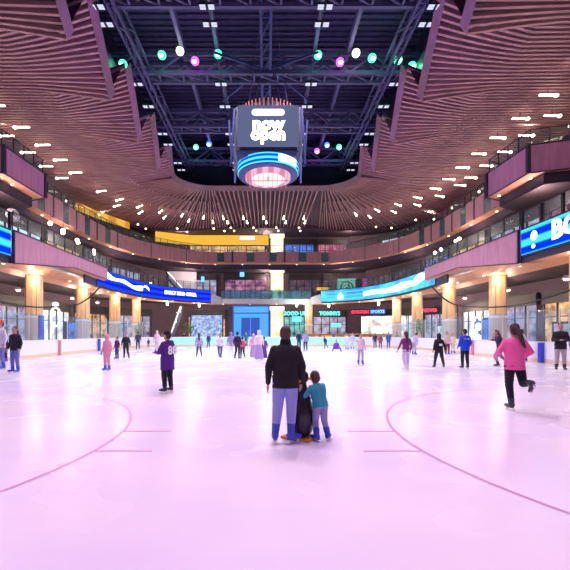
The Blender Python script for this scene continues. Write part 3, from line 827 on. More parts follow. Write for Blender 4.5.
W('win_blue', (.01, .02, .09), (.12, .25, .8), 1.52, .9); W('win_pink', (.04, .01, .04), (.8, .2, .3), 1.33, 1.0); W('win_teal', (.01, .05, .06), (.2, .55, .55), 1.52, .9)
W('win_dark', (.006, .005, .012), (.10, .06, .09), 1.52, 1.0); W('win_cool', (.10, .12, .16), (.75, .85, .95), 1.71, .7)
M['sg_dark'] = mat('dark sign', (.03, .025, .035), .5); M['sg_yellow'] = emis('yellow sign', (1, .52, .06), 1.0); M['sg_white'] = emis('white sign', (1, .95, .9), 2)
M['tx_teal'] = emis('teal letters', (.1, .95, .85), 3); M['tx_red'] = emis('red letters', (1, .03, .10), 2.5); M['tx_blue'] = emis('blue letters', (.08, .35, 1), 3)
M['tx_white'] = emis('white letters', (1, 1, 1), 3); M['tx_warm'] = emis('warm letters', (1, .85, .5), 3)
WP = Path([(x, y) for x, y in WALLP])
lev = [(0, 5.6, 'ground level'), (6.8, 11.4, 'middle level'), (12.6, 17.55, 'top level')]
wins = {0: ['win_grey', 'win_cool', 'win_grey', 'win_blue', 'win_grey', 'win_white', 'win_warm', 'win_grey', 'win_white'],
        1: ['win_dark', 'win_pink', 'win_grey', 'win_cool', 'win_warm', 'win_pink', 'win_grey', 'win_warm', 'win_blue'],
        2: ['win_dark', 'win_cool', 'win_dark', 'win_warm', 'win_dark', 'win_white', 'win_warm', 'win_dark', 'win_pink']}
wn = {'win_grey': 'grey', 'win_cool': 'cool white', 'win_blue': 'blue', 'win_white': 'bright white', 'win_warm': 'amber', 'win_dark': 'dim', 'win_pink': 'pink', 'win_teal': 'teal'}
onum = ['first', 'second', 'third', 'fourth', 'fifth', 'sixth', 'seventh', 'eighth', 'ninth']
SW = 7.2
MIDL = [(-20.7, -8), (-20.7, 44)]+catmull([(-20.7, 44), (-20.3, 50), (-18.6, 55.5), (-15.8, 60.4)], 4)[1:]
MID = Path(MIDL)
bm = bm_new(); wall_strip(bm, offset(MIDL, -.15), 6.8, 11.6, .15); struct(link('wall_gallery_left_side', bm, M['shopwall']))
bm = bm_new(); wall_strip(bm, mirror(offset(MIDL, -.15)), 6.8, 11.6, .15); struct(link('wall_gallery_right_side', bm, M['shopwall']))
MIDR = Path(mirror(MIDL))
for li, (z0, z1, ln) in enumerate(lev):
    for s in (-1, 1):
        for i in range(8):
            dist = 14+SW*i+SW/2       # from y=6 along the side wall
            p, t = WP.at(dist) if s < 0 else WP.at(WP.L-dist)
            if li == 1:
                if i > 6: continue
                p, t = MID.at(dist) if s < 0 else MIDR.at(MIDR.L-dist)
            if s > 0: pass
            wm = wins[li][(i+(0 if s < 0 else 3)) % 9]
            sg = M['sg_dark']
            if li == 2 and s < 0 and i in (4, 5): sg = M['sg_yellow']
            shopfront(p, t, SW-.5, z0, z1, sg, M[wm], '%s windowed shopfront on the %s %s, %s from the camera' % (wn[wm], 'left' if s < 0 else 'right', ln, onum[i]))
# back wall shops: px ranges at Y=62.7
def back(x0, x1, z0, z1, sg, wm, label, txt=None, txm=None):
    return shopfront(Vector(((x0+x1)/2, 62.9)), Vector((1, 0)), x1-x0, z0, z1, sg, wm, label, txt=txt, txm=txm)
back(-13, -6.5, 0, 5.6, M['sg_dark'], M['win_warm'], 'amber lit shopfront left of the blue pavilion on the ground level')
back(2.9, 6.4, 0, 5.6, M['sg_dark'], M['win_teal'], 'teal lit shop with two signs right of the pavilion', 'GOOD UP', M['tx_teal'])
back(7.6, 13.3, 0, 5.6, M['sg_dark'], M['win_grey'], 'dim cafe front with a teal name sign behind the counter', 'TOMMYS', M['tx_teal'])
back(-12.8, -8, 6.8, 11.5, M['sg_dark'], M['win_grey'], 'pale middle level shopfront left of the dark lounge')
back(-7, .1, 6.8, 11.5, M['sg_dark'], W('win_mix', (.01, .01, .05), (.7, .3, .5), .9, 1.6), 'dark fronted middle level lounge with pink and blue lights')
back(3.6, 9, 6.8, 11.5, M['sg_dark'], M['win_dark'], 'dim middle level shop with an amber name board')
back(9.3, 13.4, 6.8, 11.5, M['sg_dark'], M['win_dark'], 'dim middle level front behind the round emblem')
back(-13, .3, 12.6, 17.5, M['sg_yellow'], M['win_warm'], 'yellow fronted top level shop with glowing amber interior', 'LOUNGE', M['tx_white'])
back(3.0, 8.0, 12.6, 17.3, M['sg_dark'], M['win_blue'], 'dim blue top level shop right of the light tower')
back(8.4, 13.4, 12.6, 17.3, M['sg_dark'], M['win_pink'], 'pink lit top level shop above the round emblem')
# name signs of the right hand corner
def sign(x, y, z, w, h, m, label, txt=None, txm=None, rz=0, size=None):
    root = empty('wall_sign', (x, y, z), label, 'sign', rz=rz)
    b = bm_new(); box(b, (0, 0, 0), (w, .12, h)); o = link('sign_face', b, m, root); bv = o.modifiers.new('b', 'BEVEL'); bv.width = .03
    b = bm_new(); box(b, (0, .08, 0), (w+.12, .08, h+.12)); link('sign_back', b, M['black'], root)
    if txt: text('lettering', txt, size or h*.8, (0, -.1, 0), (R(90), 0, 0), txm, root, bold=.02)
    return root
sign(14.6, 59.0, 4.9, 2.7, .75, M['sg_dark'], 'red lettered shop sign right of the far counter', 'CHICKEN', M['tx_red'], R(-22), .62)
sign(17.05, 58.1, 4.9, 2.2, .75, M['blue'], 'blue lettered shop sign beside the red lettered one', 'SPORTS', M['tx_blue'], R(-22), .58)
sign(22.9, 53.2, 4.8, 2.2, .7, M['sg_dark'], 'small red and blue sign between the last two columns', 'NOVO', M['tx_red'], R(-40), .65)
sign(5.0, 61.9, 3.9, 1.5, .8, M['tx_teal'], 'plain teal light box below the first teal sign')
sign(11.4, 61.9, 2.9, 1.6, .55, M['tx_teal'], 'teal glowing menu light over the counter')
sign(2.0, 60.8, 11.2, .01+.6, .5, M['sg_white'], 'tiny white sign beside the middle light tower')
sign(-3.9, 61.9, 11.2, .7, .75, M['tx_blue'], 'small glowing blue square sign over the dark lounge')
sign(-10.3, 61.9, 10.4, .5, .9, M['tx_blue'], 'narrow glowing blue sign left of the dark lounge')
sign(-3.0, 61.1, 16.9, 2.4, .6, M['sg_white'], 'white lit name sign on the yellow top level shop')
sign(9.2, 61.5, 8.8, 2.0, .5, M['sg_yellow'], 'amber name board left of the round emblem')
# emblem wall
root = empty('emblem_sign', (13.0, 61.2, 8.9), 'pale green panel with dark round emblem above the cyan screen', 'sign', rz=R(-8))
b = bm_new(); box(b, (0, 0, 0), (2.9, .12, 3.0)); link('panel', b, emis('pale green', (.2, .62, .5), .8), root)
for nm, ro, ri in (('outer_ring', 1.1, .85), ('inner_ring', .6, .42), ('dot', .2, 0)):
    b = bm_new(); n = 32
    o_ = [b.verts.new((ro*math.cos(2*math.pi*i/n), -.08, ro*math.sin(2*math.pi*i/n))) for i in range(n)]
    if ri:
        i_ = [b.verts.new((ri*math.cos(2*math.pi*i/n), -.08, ri*math.sin(2*math.pi*i/n))) for i in range(n)]
        for i in range(n): b.faces.new((o_[i], o_[(i+1) % n], i_[(i+1) % n], i_[i]))
    else: b.faces.new(o_)
    link(nm, b, mat('emblem green', (.02, .15, .13), .5), root)
root = empty('mural', (16.6, 60.0, 9.0), 'red and blue artwork beside the round emblem', 'mural', rz=R(-22))
b = bm_new(); box(b, (0, 0, 0), (2.8, .1, 2.8)); link('canvas', b, emis('mural colours', (.9, .08, .15), .7, c2=(.05, .1, .5), noise=True, nscale=1.4), root)
b = bm_new(); box(b, (0, .06, 0), (3.0, .06, 3.0)); link('frame', b, M['black'], root)

# light towers at the centre back
M['tower_y'] = emis('tower amber', (1, .55, .12), 1.6, c2=(1, .93, .75), noise=True, nscale=.9)
for z0, z1, lb in ((12.7, 17.4, 'top level glowing light tower with stacked white signs'), (6.9, 11.9, 'middle level glowing light tower behind the cyan glass'), (0, 5.9, 'ground level amber light tower beside the blue pavilion')):
    root = empty('light_tower', (1.75, 60.6, z0), lb, 'light tower')
    b = bm_new(); box(b, (0, 0, (z1-z0)/2), (2.1, .5, z1-z0)); link('tower_body', b, M['tower_y'], root)
    b = bm_new(); box(b, (0, -.3, z1-z0-.35), (2.3, .2, .6)); link('header', b, M['sg_white'], root)
    b = bm_new()
    for i in range(3): box(b, (0, -.3, (z1-z0)*(.68-.13*i)), (1.3, .1, .35))
    link('sign_plates', b, M['sg_white'], root)
    b = bm_new()
    for sx in (-1, 1): box(b, (sx*1.05, -.28, (z1-z0)/2), (.1, .12, z1-z0))
    link('frame', b, M['darkpost'], root)

# blue pavilion
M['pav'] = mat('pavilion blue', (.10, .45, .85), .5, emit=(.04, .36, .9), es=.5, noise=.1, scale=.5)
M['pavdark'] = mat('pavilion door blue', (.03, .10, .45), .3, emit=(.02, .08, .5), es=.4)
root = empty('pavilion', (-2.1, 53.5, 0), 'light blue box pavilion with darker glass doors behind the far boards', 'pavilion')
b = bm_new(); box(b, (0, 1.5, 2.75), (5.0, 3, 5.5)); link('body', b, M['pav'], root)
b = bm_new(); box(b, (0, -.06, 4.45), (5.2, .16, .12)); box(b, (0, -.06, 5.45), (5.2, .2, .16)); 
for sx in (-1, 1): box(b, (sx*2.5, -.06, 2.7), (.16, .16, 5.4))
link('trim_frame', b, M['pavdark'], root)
for i in range(2):
    b = bm_new(); box(b, (-.75+1.35*i, -.08, 1.95), (1.25, .12, 3.7)); dr = link('door', b, M['pavdark'], root)
    b = bm_new(); box(b, (-.25+.6*i, -.2, 1.8), (.05, .08, .8)); link('handle', b, M['metal'], dr)
# patterned blue wall left of pavilion
root = empty('patterned_screen', (-8.2, 52.6, 0), 'blue and white patterned screen wall left of the pavilion', 'screen wall')
b = bm_new(); box(b, (0, 0, 2.3), (4.4, .2, 3.6)); link('panel', b, emis('patterned blue', (.02, .12, .6), 1.0, c2=(.7, .85, 1), noise=True, nscale=3.2), root)
b = bm_new()
for sx in (-1, 1): box(b, (sx*2.2, 0, 2.1), (.15, .3, 4.2))
box(b, (0, 0, 4.2), (4.5, .3, .12))
link('frame', b, M['dark'], root)
# counter
root = empty('cafe_counter', (11.5, 53.6, 0), 'long brown wooden cafe counter behind the far right boards', 'counter', rz=R(-12))
b = bm_new(); box(b, (0, 0, .75), (12, .8, 1.4)); link('counter_front', b, wood('counter wood', (.62, .36, .18), (.45, .24, .12), (3, 1, 1)), root)
b = bm_new(); box(b, (0, -.05, 1.5), (12.2, 1.0, .1)); link('counter_top', b, mat('counter top', (.7, .5, .35), .3), root)
b = bm_new(); box(b, (-3, -.45, 1.05), (3, .06, .45)); link('menu_strip', b, emis('orange strip', (1, .45, .1), 1.2), root)
# lit windows behind counter on right
sign(17.6, 57.0, 2.6, 6.5, 3.2, M['win_white'], 'bright white shop window wall under the red and blue signs', rz=R(-25))

# ------------------------------------------------------------------ escalator glimpses, clock, emblem, mannequins
for (a, b_, lb) in (((-14.9, 57.5, 10.9), (-12.4, 57.5, 8.1), 'white sloping escalator handrail on the middle level'), ((-12.6, 56.0, 5.6), (-14.0, 56.0, 1.6), 'white sloping escalator handrail under the offer screen')):
    root = empty('escalator', label=lb, cat='escalator')
    for dy in (0, .9):
        b = bm_new(); bar(b, (a[0], a[1]+dy, a[2]), (b_[0], b_[1]+dy, b_[2]), .08, .12); link('handrail', b, M['sg_white'] if dy == 0 else M['white'], root)
        b = bm_new(); bar(b, (a[0], a[1]+dy, a[2]-.5), (b_[0], b_[1]+dy, b_[2]-.5), .04, .7); link('glass_side', b, M['rglass'], root)
    b = bm_new(); bar(b, (a[0], a[1]+.45, a[2]-1), (b_[0], b_[1]+.45, b_[2]-1), .8, .3); link('steps', b, M['steel'], root)
def clockface(x, y, z, label, rz):
    root = empty('wall_clock', (x, y, z), label, 'clock', rz=rz)
    b = bm_new(); rot = Matrix.Rotation(R(90), 3, 'X'); ell(b, (0, 0, 0), .5, .5, .08, 24, 7, rot); link('case', b, mat('clock rim', (.4, .38, .45), .4), root, True)
    b = bm_new(); bar(b, (0, -.1, 0), (0, -.1, .33), .05); bar(b, (0, -.1, 0), (.22, -.1, .05), .05); link('hands', b, M['black'], root)
clockface(-18.6, 27.9, 10.3, 'round grey clock on dark band under top left balcony', R(60))
# white oval ring emblem behind left glass
root = empty('oval_sign', (-19.0, 34.3, 0), 'tall white oval ring sign on a post behind the left glass', 'sign', rz=R(28))
b = bm_new(); n = 32; pr = None
for i in range(n+1):
    a = 2*math.pi*i/n; c = Vector((.38*math.cos(a), 0, 3.1+.85*math.sin(a))); dr_ = Vector((math.cos(a), 0, math.sin(a)))
    cur = [b.verts.new(c+dr_*dx+Vector((0, dy, 0))) for dx, dy in ((-.09, -.06), (.09, -.06), (.09, .06), (-.09, .06))]
    if pr:
        for k_ in range(4): b.faces.new((pr[k_], pr[(k_+1) % 4], cur[(k_+1) % 4], cur[k_]))
    pr = cur
link('oval_ring', b, M['sg_white'], root)
b = bm_new(); bar(b, (0, 0, 0), (0, 0, 2.25), .1); box(b, (0, 0, .05), (.6, .4, .1)); link('stand', b, M['offwhite'], root)
b = bm_new(); ell(b, (0, 0, 4.25), .28, .2, .2); link('topper', b, M['sg_white'], root, True)
# panels behind glass both sides (blue kiosks, screens)
for x, y, w, h, m, lb, rz in ((-19.6, 38, 1.6, 2.4, 'win_blue', 'blue lit vending display between left columns', 90), (-20.5, 27, 1.6, 2.6, 'win_cool', 'pale display case near the left frame edge', 60),
                              (19.5, 34, 2.4, 2.6, 'win_blue', 'blue lit display between the right columns', -90), (19.8, 24.8, 1.8, 2.0, 'win_grey', 'brown framed board behind the right glass', -60),
                              (19.8, 42.2, 2.4, 2.2, 'win_cool', 'pale display beyond the fourth right column', -90)):
    root = empty('display_case', (x, y, 0), lb, 'display', rz=R(rz))
    b = bm_new(); box(b, (0, 0, .4+h/2), (w, .4, h)); link('case_body', b, M['darkpost'], root)
    b = bm_new(); box(b, (0, -.22, .4+h/2), (w*.86, .05, h*.86)); link('case_face', b, M[m], root)
    b = bm_new(); box(b, (0, 0, .2), (w*.9, .5, .4)); link('plinth', b, M['offwhite'], root)
# white glowing figures sculpture behind right glass
root = empty('sculpture', (18.2, 33.2, 0), 'white glowing abstract sculpture behind the glass beside third right column', 'sculpture')
b = bm_new()
for (x, z, r_) in ((0, 1.6, .3), (.35, 2.2, .28), (-.1, 2.9, .25), (.5, 3.0, .22), (.3, 1.2, .3)): ell(b, (x, 0, z), r_, r_*.7, r_*1.3)
link('forms', b, M['sg_white'], root, True)
b = bm_new(); box(b, (.15, 0, .5), (1.0, .7, 1.0)); link('plinth', b, M['offwhite'], root)
# concourse lamps hanging under the dark ceiling
k_ = 0
for s in (-1, 1):
    for y in (18, 24.5, 27, 34, 42, 48):
        x = s*random.uniform(21, 23.5)
        root = empty('pendant_lamp', (x, y, 6.45), 'warm glowing pendant under the dark %s concourse ceiling' % ('left' if s < 0 else 'right'), 'pendant lamp', 'concourse pendants '+('left' if s < 0 else 'right'))
        b = bm_new(); bar(b, (0, 0, 0), (0, 0, -.7), .02); link('cord', b, M['black'], root)
        b = bm_new(); cyl(b, (0, 0), .3, -.95, -.7, 16, .1); link('lamp_shade', b, M['offwhite'], root)
        b = bm_new(); ell(b, (0, 0, -.98), .17, .17, .1); link('bulb', b, M['warm'], root, True)
        if y in (18, 24.5, 34, 42, 48):
            l = bpy.data.lights.new('concourse_glow', 'POINT'); l.energy = 330; l.color = (1, .72, .58); l.shadow_soft_size = .1
            lo = bpy.data.objects.new('concourse_glow', l); lo.location = (x, y, 4.6); C.objects.link(lo)
for x, y, e_, c_ in ((-14, 54, 420, (1, .75, .55)), (-10, 57, 420, (1, .8, .65)), (4.6, 57, 300, (.6, 1, .95)), (9.5, 57.5, 380, (1, .75, .55)), (16, 54, 420, (1, .8, .7)), (20, 50, 420, (1, .75, .6)), (-20, 50, 420, (1, .75, .6))):  # lanterns and their lights added to brighten the far concourse
    root = empty('fill_lantern', (x, y, 6.05), 'added white lantern brightening the far concourse', 'lantern', 'added lanterns brightening the far concourse')
    b = bm_new(); rc(b, (0, 0, -.35), (0, 0, -.15), .16, .16); link('shade', b, M['warm'], root, True)
    b = bm_new(); bar(b, (0, 0, -.1), (0, 0, .4), .03); link('cord', b, M['black'], root)
    l = bpy.data.lights.new('lantern_fill', 'POINT'); l.energy = e_; l.color = c_; l.shadow_soft_size = .1
    lo = bpy.data.objects.new('lantern_fill', l); lo.location = (x, y, 5.2); C.objects.link(lo)
# recessed downlights in soffits
for lvl, z, d in ((low_all, 6.13, .9), (up_all, 12.26, .7)):
    P = Path(lvl); s = 20
    while s < P.L-20:
        p, t = P.at(s); nl = Vector((-t.y, t.x)); q = p+nl*d
        if q.y > 12:
            b = bm_new(); cyl(b, (q.x, q.y), .09, z-.02, z+.02, 12)
            tag(link('downlight', b, M['warmsoft']), 'tiny round downlight in the warm soffit of the %s balcony' % ('middle' if z < 8 else 'top'), 'downlight', 'soffit downlights '+('middle' if z < 8 else 'top'))
        s += 4.2
lp0 = None
for s_, x, y, z in [(-1, 17.6, 31.0, 10.6), (-1, 17.3, 32.4, 10.4), (-1, 17.9, 33.5, 10.5), (-1, 17.4, 35.0, 10.2), (-1, 18.0, 36.4, 10.3), (-1, 17.5, 38.6, 10.0), (-1, 18.2, 40.2, 10.0), (1, 17.6, 34.6, 10.2), (1, 18.1, 36.2, 10.4), (1, 17.5, 38.0, 10.0), (1, 18.0, 40.5, 10.2)]:
    if lp0 is None:
        lp0 = empty('globe_lamp', (0, 0, 0), 'glowing white globe lamp hanging over the middle balcony walkway', 'globe lamp', 'globe lamps over the middle balcony')
        b = bm_new(); ell(b, (0, 0, 0), .17, .17, .17); link('globe', b, M['warm'], lp0, True); b = bm_new(); bar(b, (0, 0, .15), (0, 0, 1.0), .02); link('cord', b, M['black'], lp0); o = lp0
    else: o = copy_tree(lp0)
    o.location = (s_*x, y, z)
# cables sagging above the glass
for s in (-1, 1):
    b = bm_new(); P0 = Vector((s*15.6, 18, 4.1)); P1 = Vector((s*15.7, 29.5, 3.7)); P2 = Vector((s*15.3, 35, 5.9)); pts = []
    for i in range(13): t = i/12; q = P0.lerp(P1, t); q.z -= .5*math.sin(math.pi*t); pts.append(q)
    for i in range(1, 11): t = i/10; q = P1.lerp(P2, t); q.z -= .5*math.sin(math.pi*t); pts.append(q)
    for a, c in zip(pts, pts[1:]): bar(b, a, c, .09)
    tag(link('sagging_cable', b, M['black']), 'thick dark cable sagging above the %s rink glass' % ('left' if s < 0 else 'right'), 'cable')

# unseen fill lights added so the gallery interiors read bright
for lvl, z, e in ((low_all, 10.9, 420), (up_all, 17.3, 420)):
    P = Path(lvl); n = 9
    for i in range(n):
        p, t = P.at(34+(P.L-68)*i/(n-1)); q = p+Vector((-t.y, t.x))*2.6
        l = bpy.data.lights.new('gallery_fill', 'POINT'); l.energy = e; l.color = (1, .72, .6); l.shadow_soft_size = .08
        lo = bpy.data.objects.new('gallery_fill', l); lo.location = (q.x, q.y, z-.3); C.objects.link(lo)
for x, y, z in ((-9, 60, 16.8), (-4, 60.5, 16.8)):
    spot('amber_glow', (x, y, z), 120, (1, .6, .15), 120, .8, (x, 62.5, 15.5), .05)

# yellow fascia and pale walls of the gallery corners
root = empty('yellow_fascia', (0, 0, 0), 'glowing yellow band under the slats above the curved top left balcony', 'lit band'); root['label'] = 'glowing yellow band under the slatted ceiling above the curved top balcony'
bm = bm_new(); wall_strip(bm, [(-21.4, 43.2), (-20.6, 46), (-19.3, 49), (-18.3, 51)], 15.55, 16.5, .3); link('band_face', bm, emis('yellow band', (1, .55, .10), .9, c2=(.75, .32, .04), coord=1, scale=2.5), root)
bm = bm_new(); wall_strip(bm, offset([(-21.4, 43.2), (-20.6, 46), (-19.3, 49), (-18.3, 51)], .03), 15.45, 15.55, .36); link('band_trim', bm, M['dark'], root)
root = empty('yellow_fascia', (0, 0, 0), 'deep yellow fascia band over the far top level shop with white name sign', 'lit band')
bm = bm_new(); wall_strip(bm, [(-17.2, 59.2), (-12.2, 61.6), (.4, 61.6)], 15.9, 17.5, .3); link('band_face', bm, M['sg_yellow'], root)
bm = bm_new(); wall_strip(bm, offset([(-17.2, 59.2), (-12.2, 61.6), (.4, 61.6)], .03), 15.8, 15.9, .36); link('band_trim', bm, M['dark'], root)
M['palewall'] = mat('pale gallery wall', (.6, .54, .62), .7, emit=(.5, .42, .52), es=.22)  # faint emission put in so the plaster looks lit
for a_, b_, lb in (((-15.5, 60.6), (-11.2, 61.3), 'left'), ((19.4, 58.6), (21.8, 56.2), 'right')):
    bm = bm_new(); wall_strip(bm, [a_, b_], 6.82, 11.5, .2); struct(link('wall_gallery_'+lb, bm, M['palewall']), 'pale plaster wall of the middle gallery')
# small bulbs deep under the top gallery ceiling
bulb0 = None
for d in (11.8, 13.4):
    s_ = d*.2
    while s_ < INP.L:
        p, n = normal_at(s_); q = p+n*(d+5*abs(n.x*n.y))
        if q.y > 26:
            if bulb0 is None:
                bulb0 = empty('gallery_bulb', (0, 0, 0), 'small round warm bulb hanging deep under the top gallery ceiling', 'bulb lamp', 'small bulbs over the top gallery')
                b = bm_new(); ell(b, (0, 0, 0), .12, .12, .12); link('bulb', b, M['warmsoft'], bulb0, True); b = bm_new(); bar(b, (0, 0, .1), (0, 0, .7), .02); link('cord', b, M['black'], bulb0); o = bulb0
            else: o = copy_tree(bulb0)
            o.location = (q.x, q.y, 16.0)
        s_ += 1.1 if (p.y > 36.2 and abs(p.x) > 5.5) else 3.1
# potted trees on the concourse
def potted(x, y, h, label):
    root = empty('potted_tree', (x, y, .004), label, 'plant')
    b = bm_new(); cyl(b, (0, 0), .3, 0, .6, 16, .38); link('pot', b, M['offwhite'], root)
    b = bm_new(); rc(b, (0, 0, .5), (.05, 0, h*.6), .06, .04); rc(b, (.03, 0, h*.5), (.3, .1, h*.75), .03, .02); rc(b, (.03, 0, h*.45), (-.3, -.1, h*.7), .03, .02); link('trunk', b, mat('bark', (.12, .07, .05), .8), root)
    b = bm_new()
    for i in range(420):
        a = random.uniform(0, 2*math.pi); ph = random.uniform(-1, 1); rr_ = .85*random.random()**.4
        c = Vector((rr_*math.cos(a)*math.sqrt(1-ph*ph), rr_*math.sin(a)*math.sqrt(1-ph*ph), h*.75+ph*rr_*1.0))
        u = Vector((random.uniform(-1, 1), random.uniform(-1, 1), random.uniform(-1, 1))).normalized()*.11; v = u.cross(Vector((random.random(), random.random(), 1))).normalized()*.05
        b.faces.new([b.verts.new(c-u), b.verts.new(c+v), b.verts.new(c+u), b.verts.new(c-v)])
    link('foliage', b, mat('foliage', (.12, .26, .12), .6, noise=.4), root)
potted(-10.6, 51.6, 3.0, 'leafy potted tree beside the blue patterned wall'); potted(17.2, 42.0, 3.2, 'leafy potted tree between the fourth and fifth right columns'); potted(-16.6, 50.2, 2.8, 'leafy potted tree near the column under the offer screen')

# ------------------------------------------------------------------ people
SKIN = mat('skin', (.55, .30, .24), .55); SKIN2 = mat('skin tan', (.42, .22, .16), .55)
HAIR = mat('dark hair', (.025, .015, .018), .6); HAIRB = mat('brown hair', (.09, .04, .035), .6)
BOOT = mat('blue skate boot', (.04, .09, .62), .4); BOOTD = mat('dark skate boot', (.03, .03, .06), .4)
EYEM = mat('eye', (.02, .02, .02), .3); MOUTH = mat('mouth', (.35, .08, .08), .5)
_mc = {}
def cloth(c):
    if c not in _mc: _mc[c] = mat('cloth', c, .85, noise=.12, scale=6)
    return _mc[c]
def lerp(a, b, t): return Vector(a).lerp(Vector(b), t)
def finish(o, vox, sm=2):
    r_ = o.modifiers.new('remesh', 'REMESH'); r_.mode = 'VOXEL'; r_.voxel_size = vox; r_.use_smooth_shade = True
    if sm: s_ = o.modifiers.new('smooth', 'SMOOTH'); s_.iterations = sm; s_.factor = .5
    return o
def person(label, x, y, h=1.72, face=0, top=(.1, .1, .1), bottom=(.1, .1, .15), hair=HAIR, skin=SKIN, pose=None, lean=0, leanx=0,
           hood=None, hijab=None, long_hair=False, ponytail=False, skirt=None, skates=True, boot=BOOT, hat=None, z=0.0, fine=False, coat=0.0,
           wide=1.0, slim=1.0, collar=False, extras=None, headturn=0, name='person', group=None, foot_turn=(8, -8), hs=1.12, bs=1.0):
    K = h/1.75
    if not skates: z -= .068*K
    root = empty(name, (x, y, z), label, 'person', group, rz=R(face))
    J = dict(hipL=(-.09, 0, .93), hipR=(.09, 0, .93), kL=(-.105, .02, .52), kR=(.105, .02, .52), aL=(-.12, -.02, .16), aR=(.12, -.02, .16),
             sL=(-.162, 0, 1.405), sR=(.162, 0, 1.405), eL=(-.245, -.03, 1.15), eR=(.245, -.03, 1.15), wL=(-.265, .05, .92), wR=(.265, .05, .92), head=(0, .015, 1.635), pel=(0, 0, .95))
    if pose: J.update(pose)
    lift = .0
    rotm = Matrix.Rotation(R(-lean), 3, 'X') @ Matrix.Rotation(R(leanx), 3, 'Y')
    piv = Vector(J['pel'])
    def U(p):     # upper body lean
        p = Vector(p); return (piv+rotm@(p-Vector((0, 0, .95)))) if lean or leanx or pose and 'pel' in pose else p
    for k in ('sL', 'sR', 'head'): J[k] = tuple(U(J[k]))
    if not (pose and 'wL' in pose): J['eL'] = tuple(U(J['eL'])); J['wL'] = tuple(U(J['wL']))
    if not (pose and 'wR' in pose): J['eR'] = tuple(U(J['eR'])); J['wR'] = tuple(U(J['wR']))
    if pose and 'pel' in pose:
        for k, s in (('hipL', -1), ('hipR', 1)):
            if k not in pose: J[k] = (piv.x+s*.09, piv.y, piv.z-.02)
    S = lambda p: Vector(p)*K
    rr = lambda v: v*K
    vox = (.006 if fine else .016)*max(.75, K if not fine else 1)
    tr = [(.90, .155, .115), (.98, .16, .118), (1.08, .148*slim, .105), (1.2, .165*slim, .115), (1.32, .185, .12), (1.40, .168, .105), (1.445, .125, .09), (1.485, .07, .065)]
    def torso(bm, inf, lo=None, hi=1.49, w=1):
        rg = []
        for zz, rx, ry in tr:
            if zz > hi: break
            c = U((0, 0, zz)); u = (rotm@Vector((1, 0, 0)))*(rx*w+inf); v = (rotm@Vector((0, 1, 0)))*(ry*w+inf)
            rg.append((S(c), u*K, v*K))
        if lo is not None:
            c, u, v = rg[0]; rg.insert(0, (S(U((0, 0, lo))), u*1.04, v*1.04))
        loft(bm, rg, 20)
    # --- body
    bm = bm_new(); torso(bm, 0)
    hd = Vector(J['head']); nk = U((0, -.005, 1.47))
    rc(bm, S(U((0, -.01, 1.44))), S(lerp(nk, hd, .55)), rr(.058), rr(.055))
    hr = Matrix.Rotation(R(headturn), 3, 'Z')@rotm
    hh = lambda v: S(hd+hr@(Vector(v)*hs))
    rh = lambda v: v*K*hs
    ell(bm, hh((0, 0, .02)), rh(.077), rh(.095), rh(.108), 18, 13, hr)
    ell(bm, hh((0, .02, -.05)), rh(.058), rh(.07), rh(.065), 16, 9, hr)          # jaw
    rc(bm, hh((0, .09, .02)), hh((0, .108, -.018)), rh(.009), rh(.014))           # nose
    rc(bm, hh((-.03, .082, .035)), hh((.03, .082, .035)), rh(.012), rh(.012))     # brow
    for s in (-1, 1): ell(bm, hh((s*.078, -.005, .0)), rh(.012), rh(.022), rh(.032), 10, 7, hr)
    for s, a in ((-1, 'L'), (1, 'R')):
        rc(bm, S(J['s'+a]), S(J['e'+a]), rr(.05), rr(.038)); rc(bm, S(J['e'+a]), S(J['w'+a]), rr(.038), rr(.026))
        rc(bm, S(J['hip'+a]), S(J['k'+a]), rr(.085), rr(.055)); rc(bm, S(J['k'+a]), S(J['a'+a]), rr(.052), rr(.036))
        # hand: palm, four fingers, thumb
        w = Vector(J['w'+a]); dr = (w-Vector(J['e'+a])).normalized(); dr = (dr*.9+Vector((0, .18, -.05))).normalized()
        sd = Vector((0, 1, 0)); sd = (sd-dr*sd.dot(dr)).normalized(); nm = dr.cross(sd)*s
        pc = w+dr*.055; rc(bm, S(w), S(w+dr*.075), rr(.027), rr(.043), .55, side=sd)
        for i, (off, ln) in enumerate(((.032, .068), (.011, .080), (-.011, .074), (-.032, .056))):
            b0 = w+dr*.085+sd*off; b1 = b0+dr*ln*.55-nm*.006*s; b2 = b1+(dr*.8-Vector((s*.35, 0, 0))).normalized()*ln*.5
            rc(bm, S(b0), S(b1), rr(.0105), rr(.0095), n=8); rc(bm, S(b1), S(b2), rr(.0095), rr(.008), n=8)
        t0 = w+dr*.03+sd*.025; t1 = t0+(dr*.6+sd*.7).normalized()*.035; t2 = t1+(dr*.95+sd*.2).normalized()*.03
        rc(bm, S(t0), S(t1), rr(.013), rr(.010), n=8); rc(bm, S(t1), S(t2), rr(.010), rr(.008), n=8)
    finish(link('body', bm, skin, root), vox if fine else .012, 1)
    for s in (-1, 1):
        b = bm_new(); ell(b, hh((s*.03, .086, .012)), rh(.012), rh(.008), rh(.008)); link('eye', b, EYEM, root, True)
    b = bm_new(); rc(b, hh((-.02, .085, -.052)), hh((.02, .085, -.052)), rh(.006), rh(.006)); link('mouth', b, MOUTH, root, True)
    # --- top
    inf = .022+coat*.01
    tm = cloth(top)
    bm = bm_new(); torso(bm, inf, lo=.86-coat*.16, w=wide)
    for a in 'LR':
        rc(bm, S(J['s'+a]), S(J['e'+a]), rr(.066*wide), rr(.054*wide)); rc(bm, S(J['e'+a]), S(lerp(J['e'+a], J['w'+a], .94)), rr(.054*wide), rr(.04))
    if collar: rc(bm, S(U((0, -.01, 1.43))), S(U((0, -.005, 1.535))), rr(.095), rr(.082))
    if hood: rc(bm, S(U((-.07, -.10, 1.46))), S(U((.07, -.10, 1.46))), rr(.06), rr(.06))
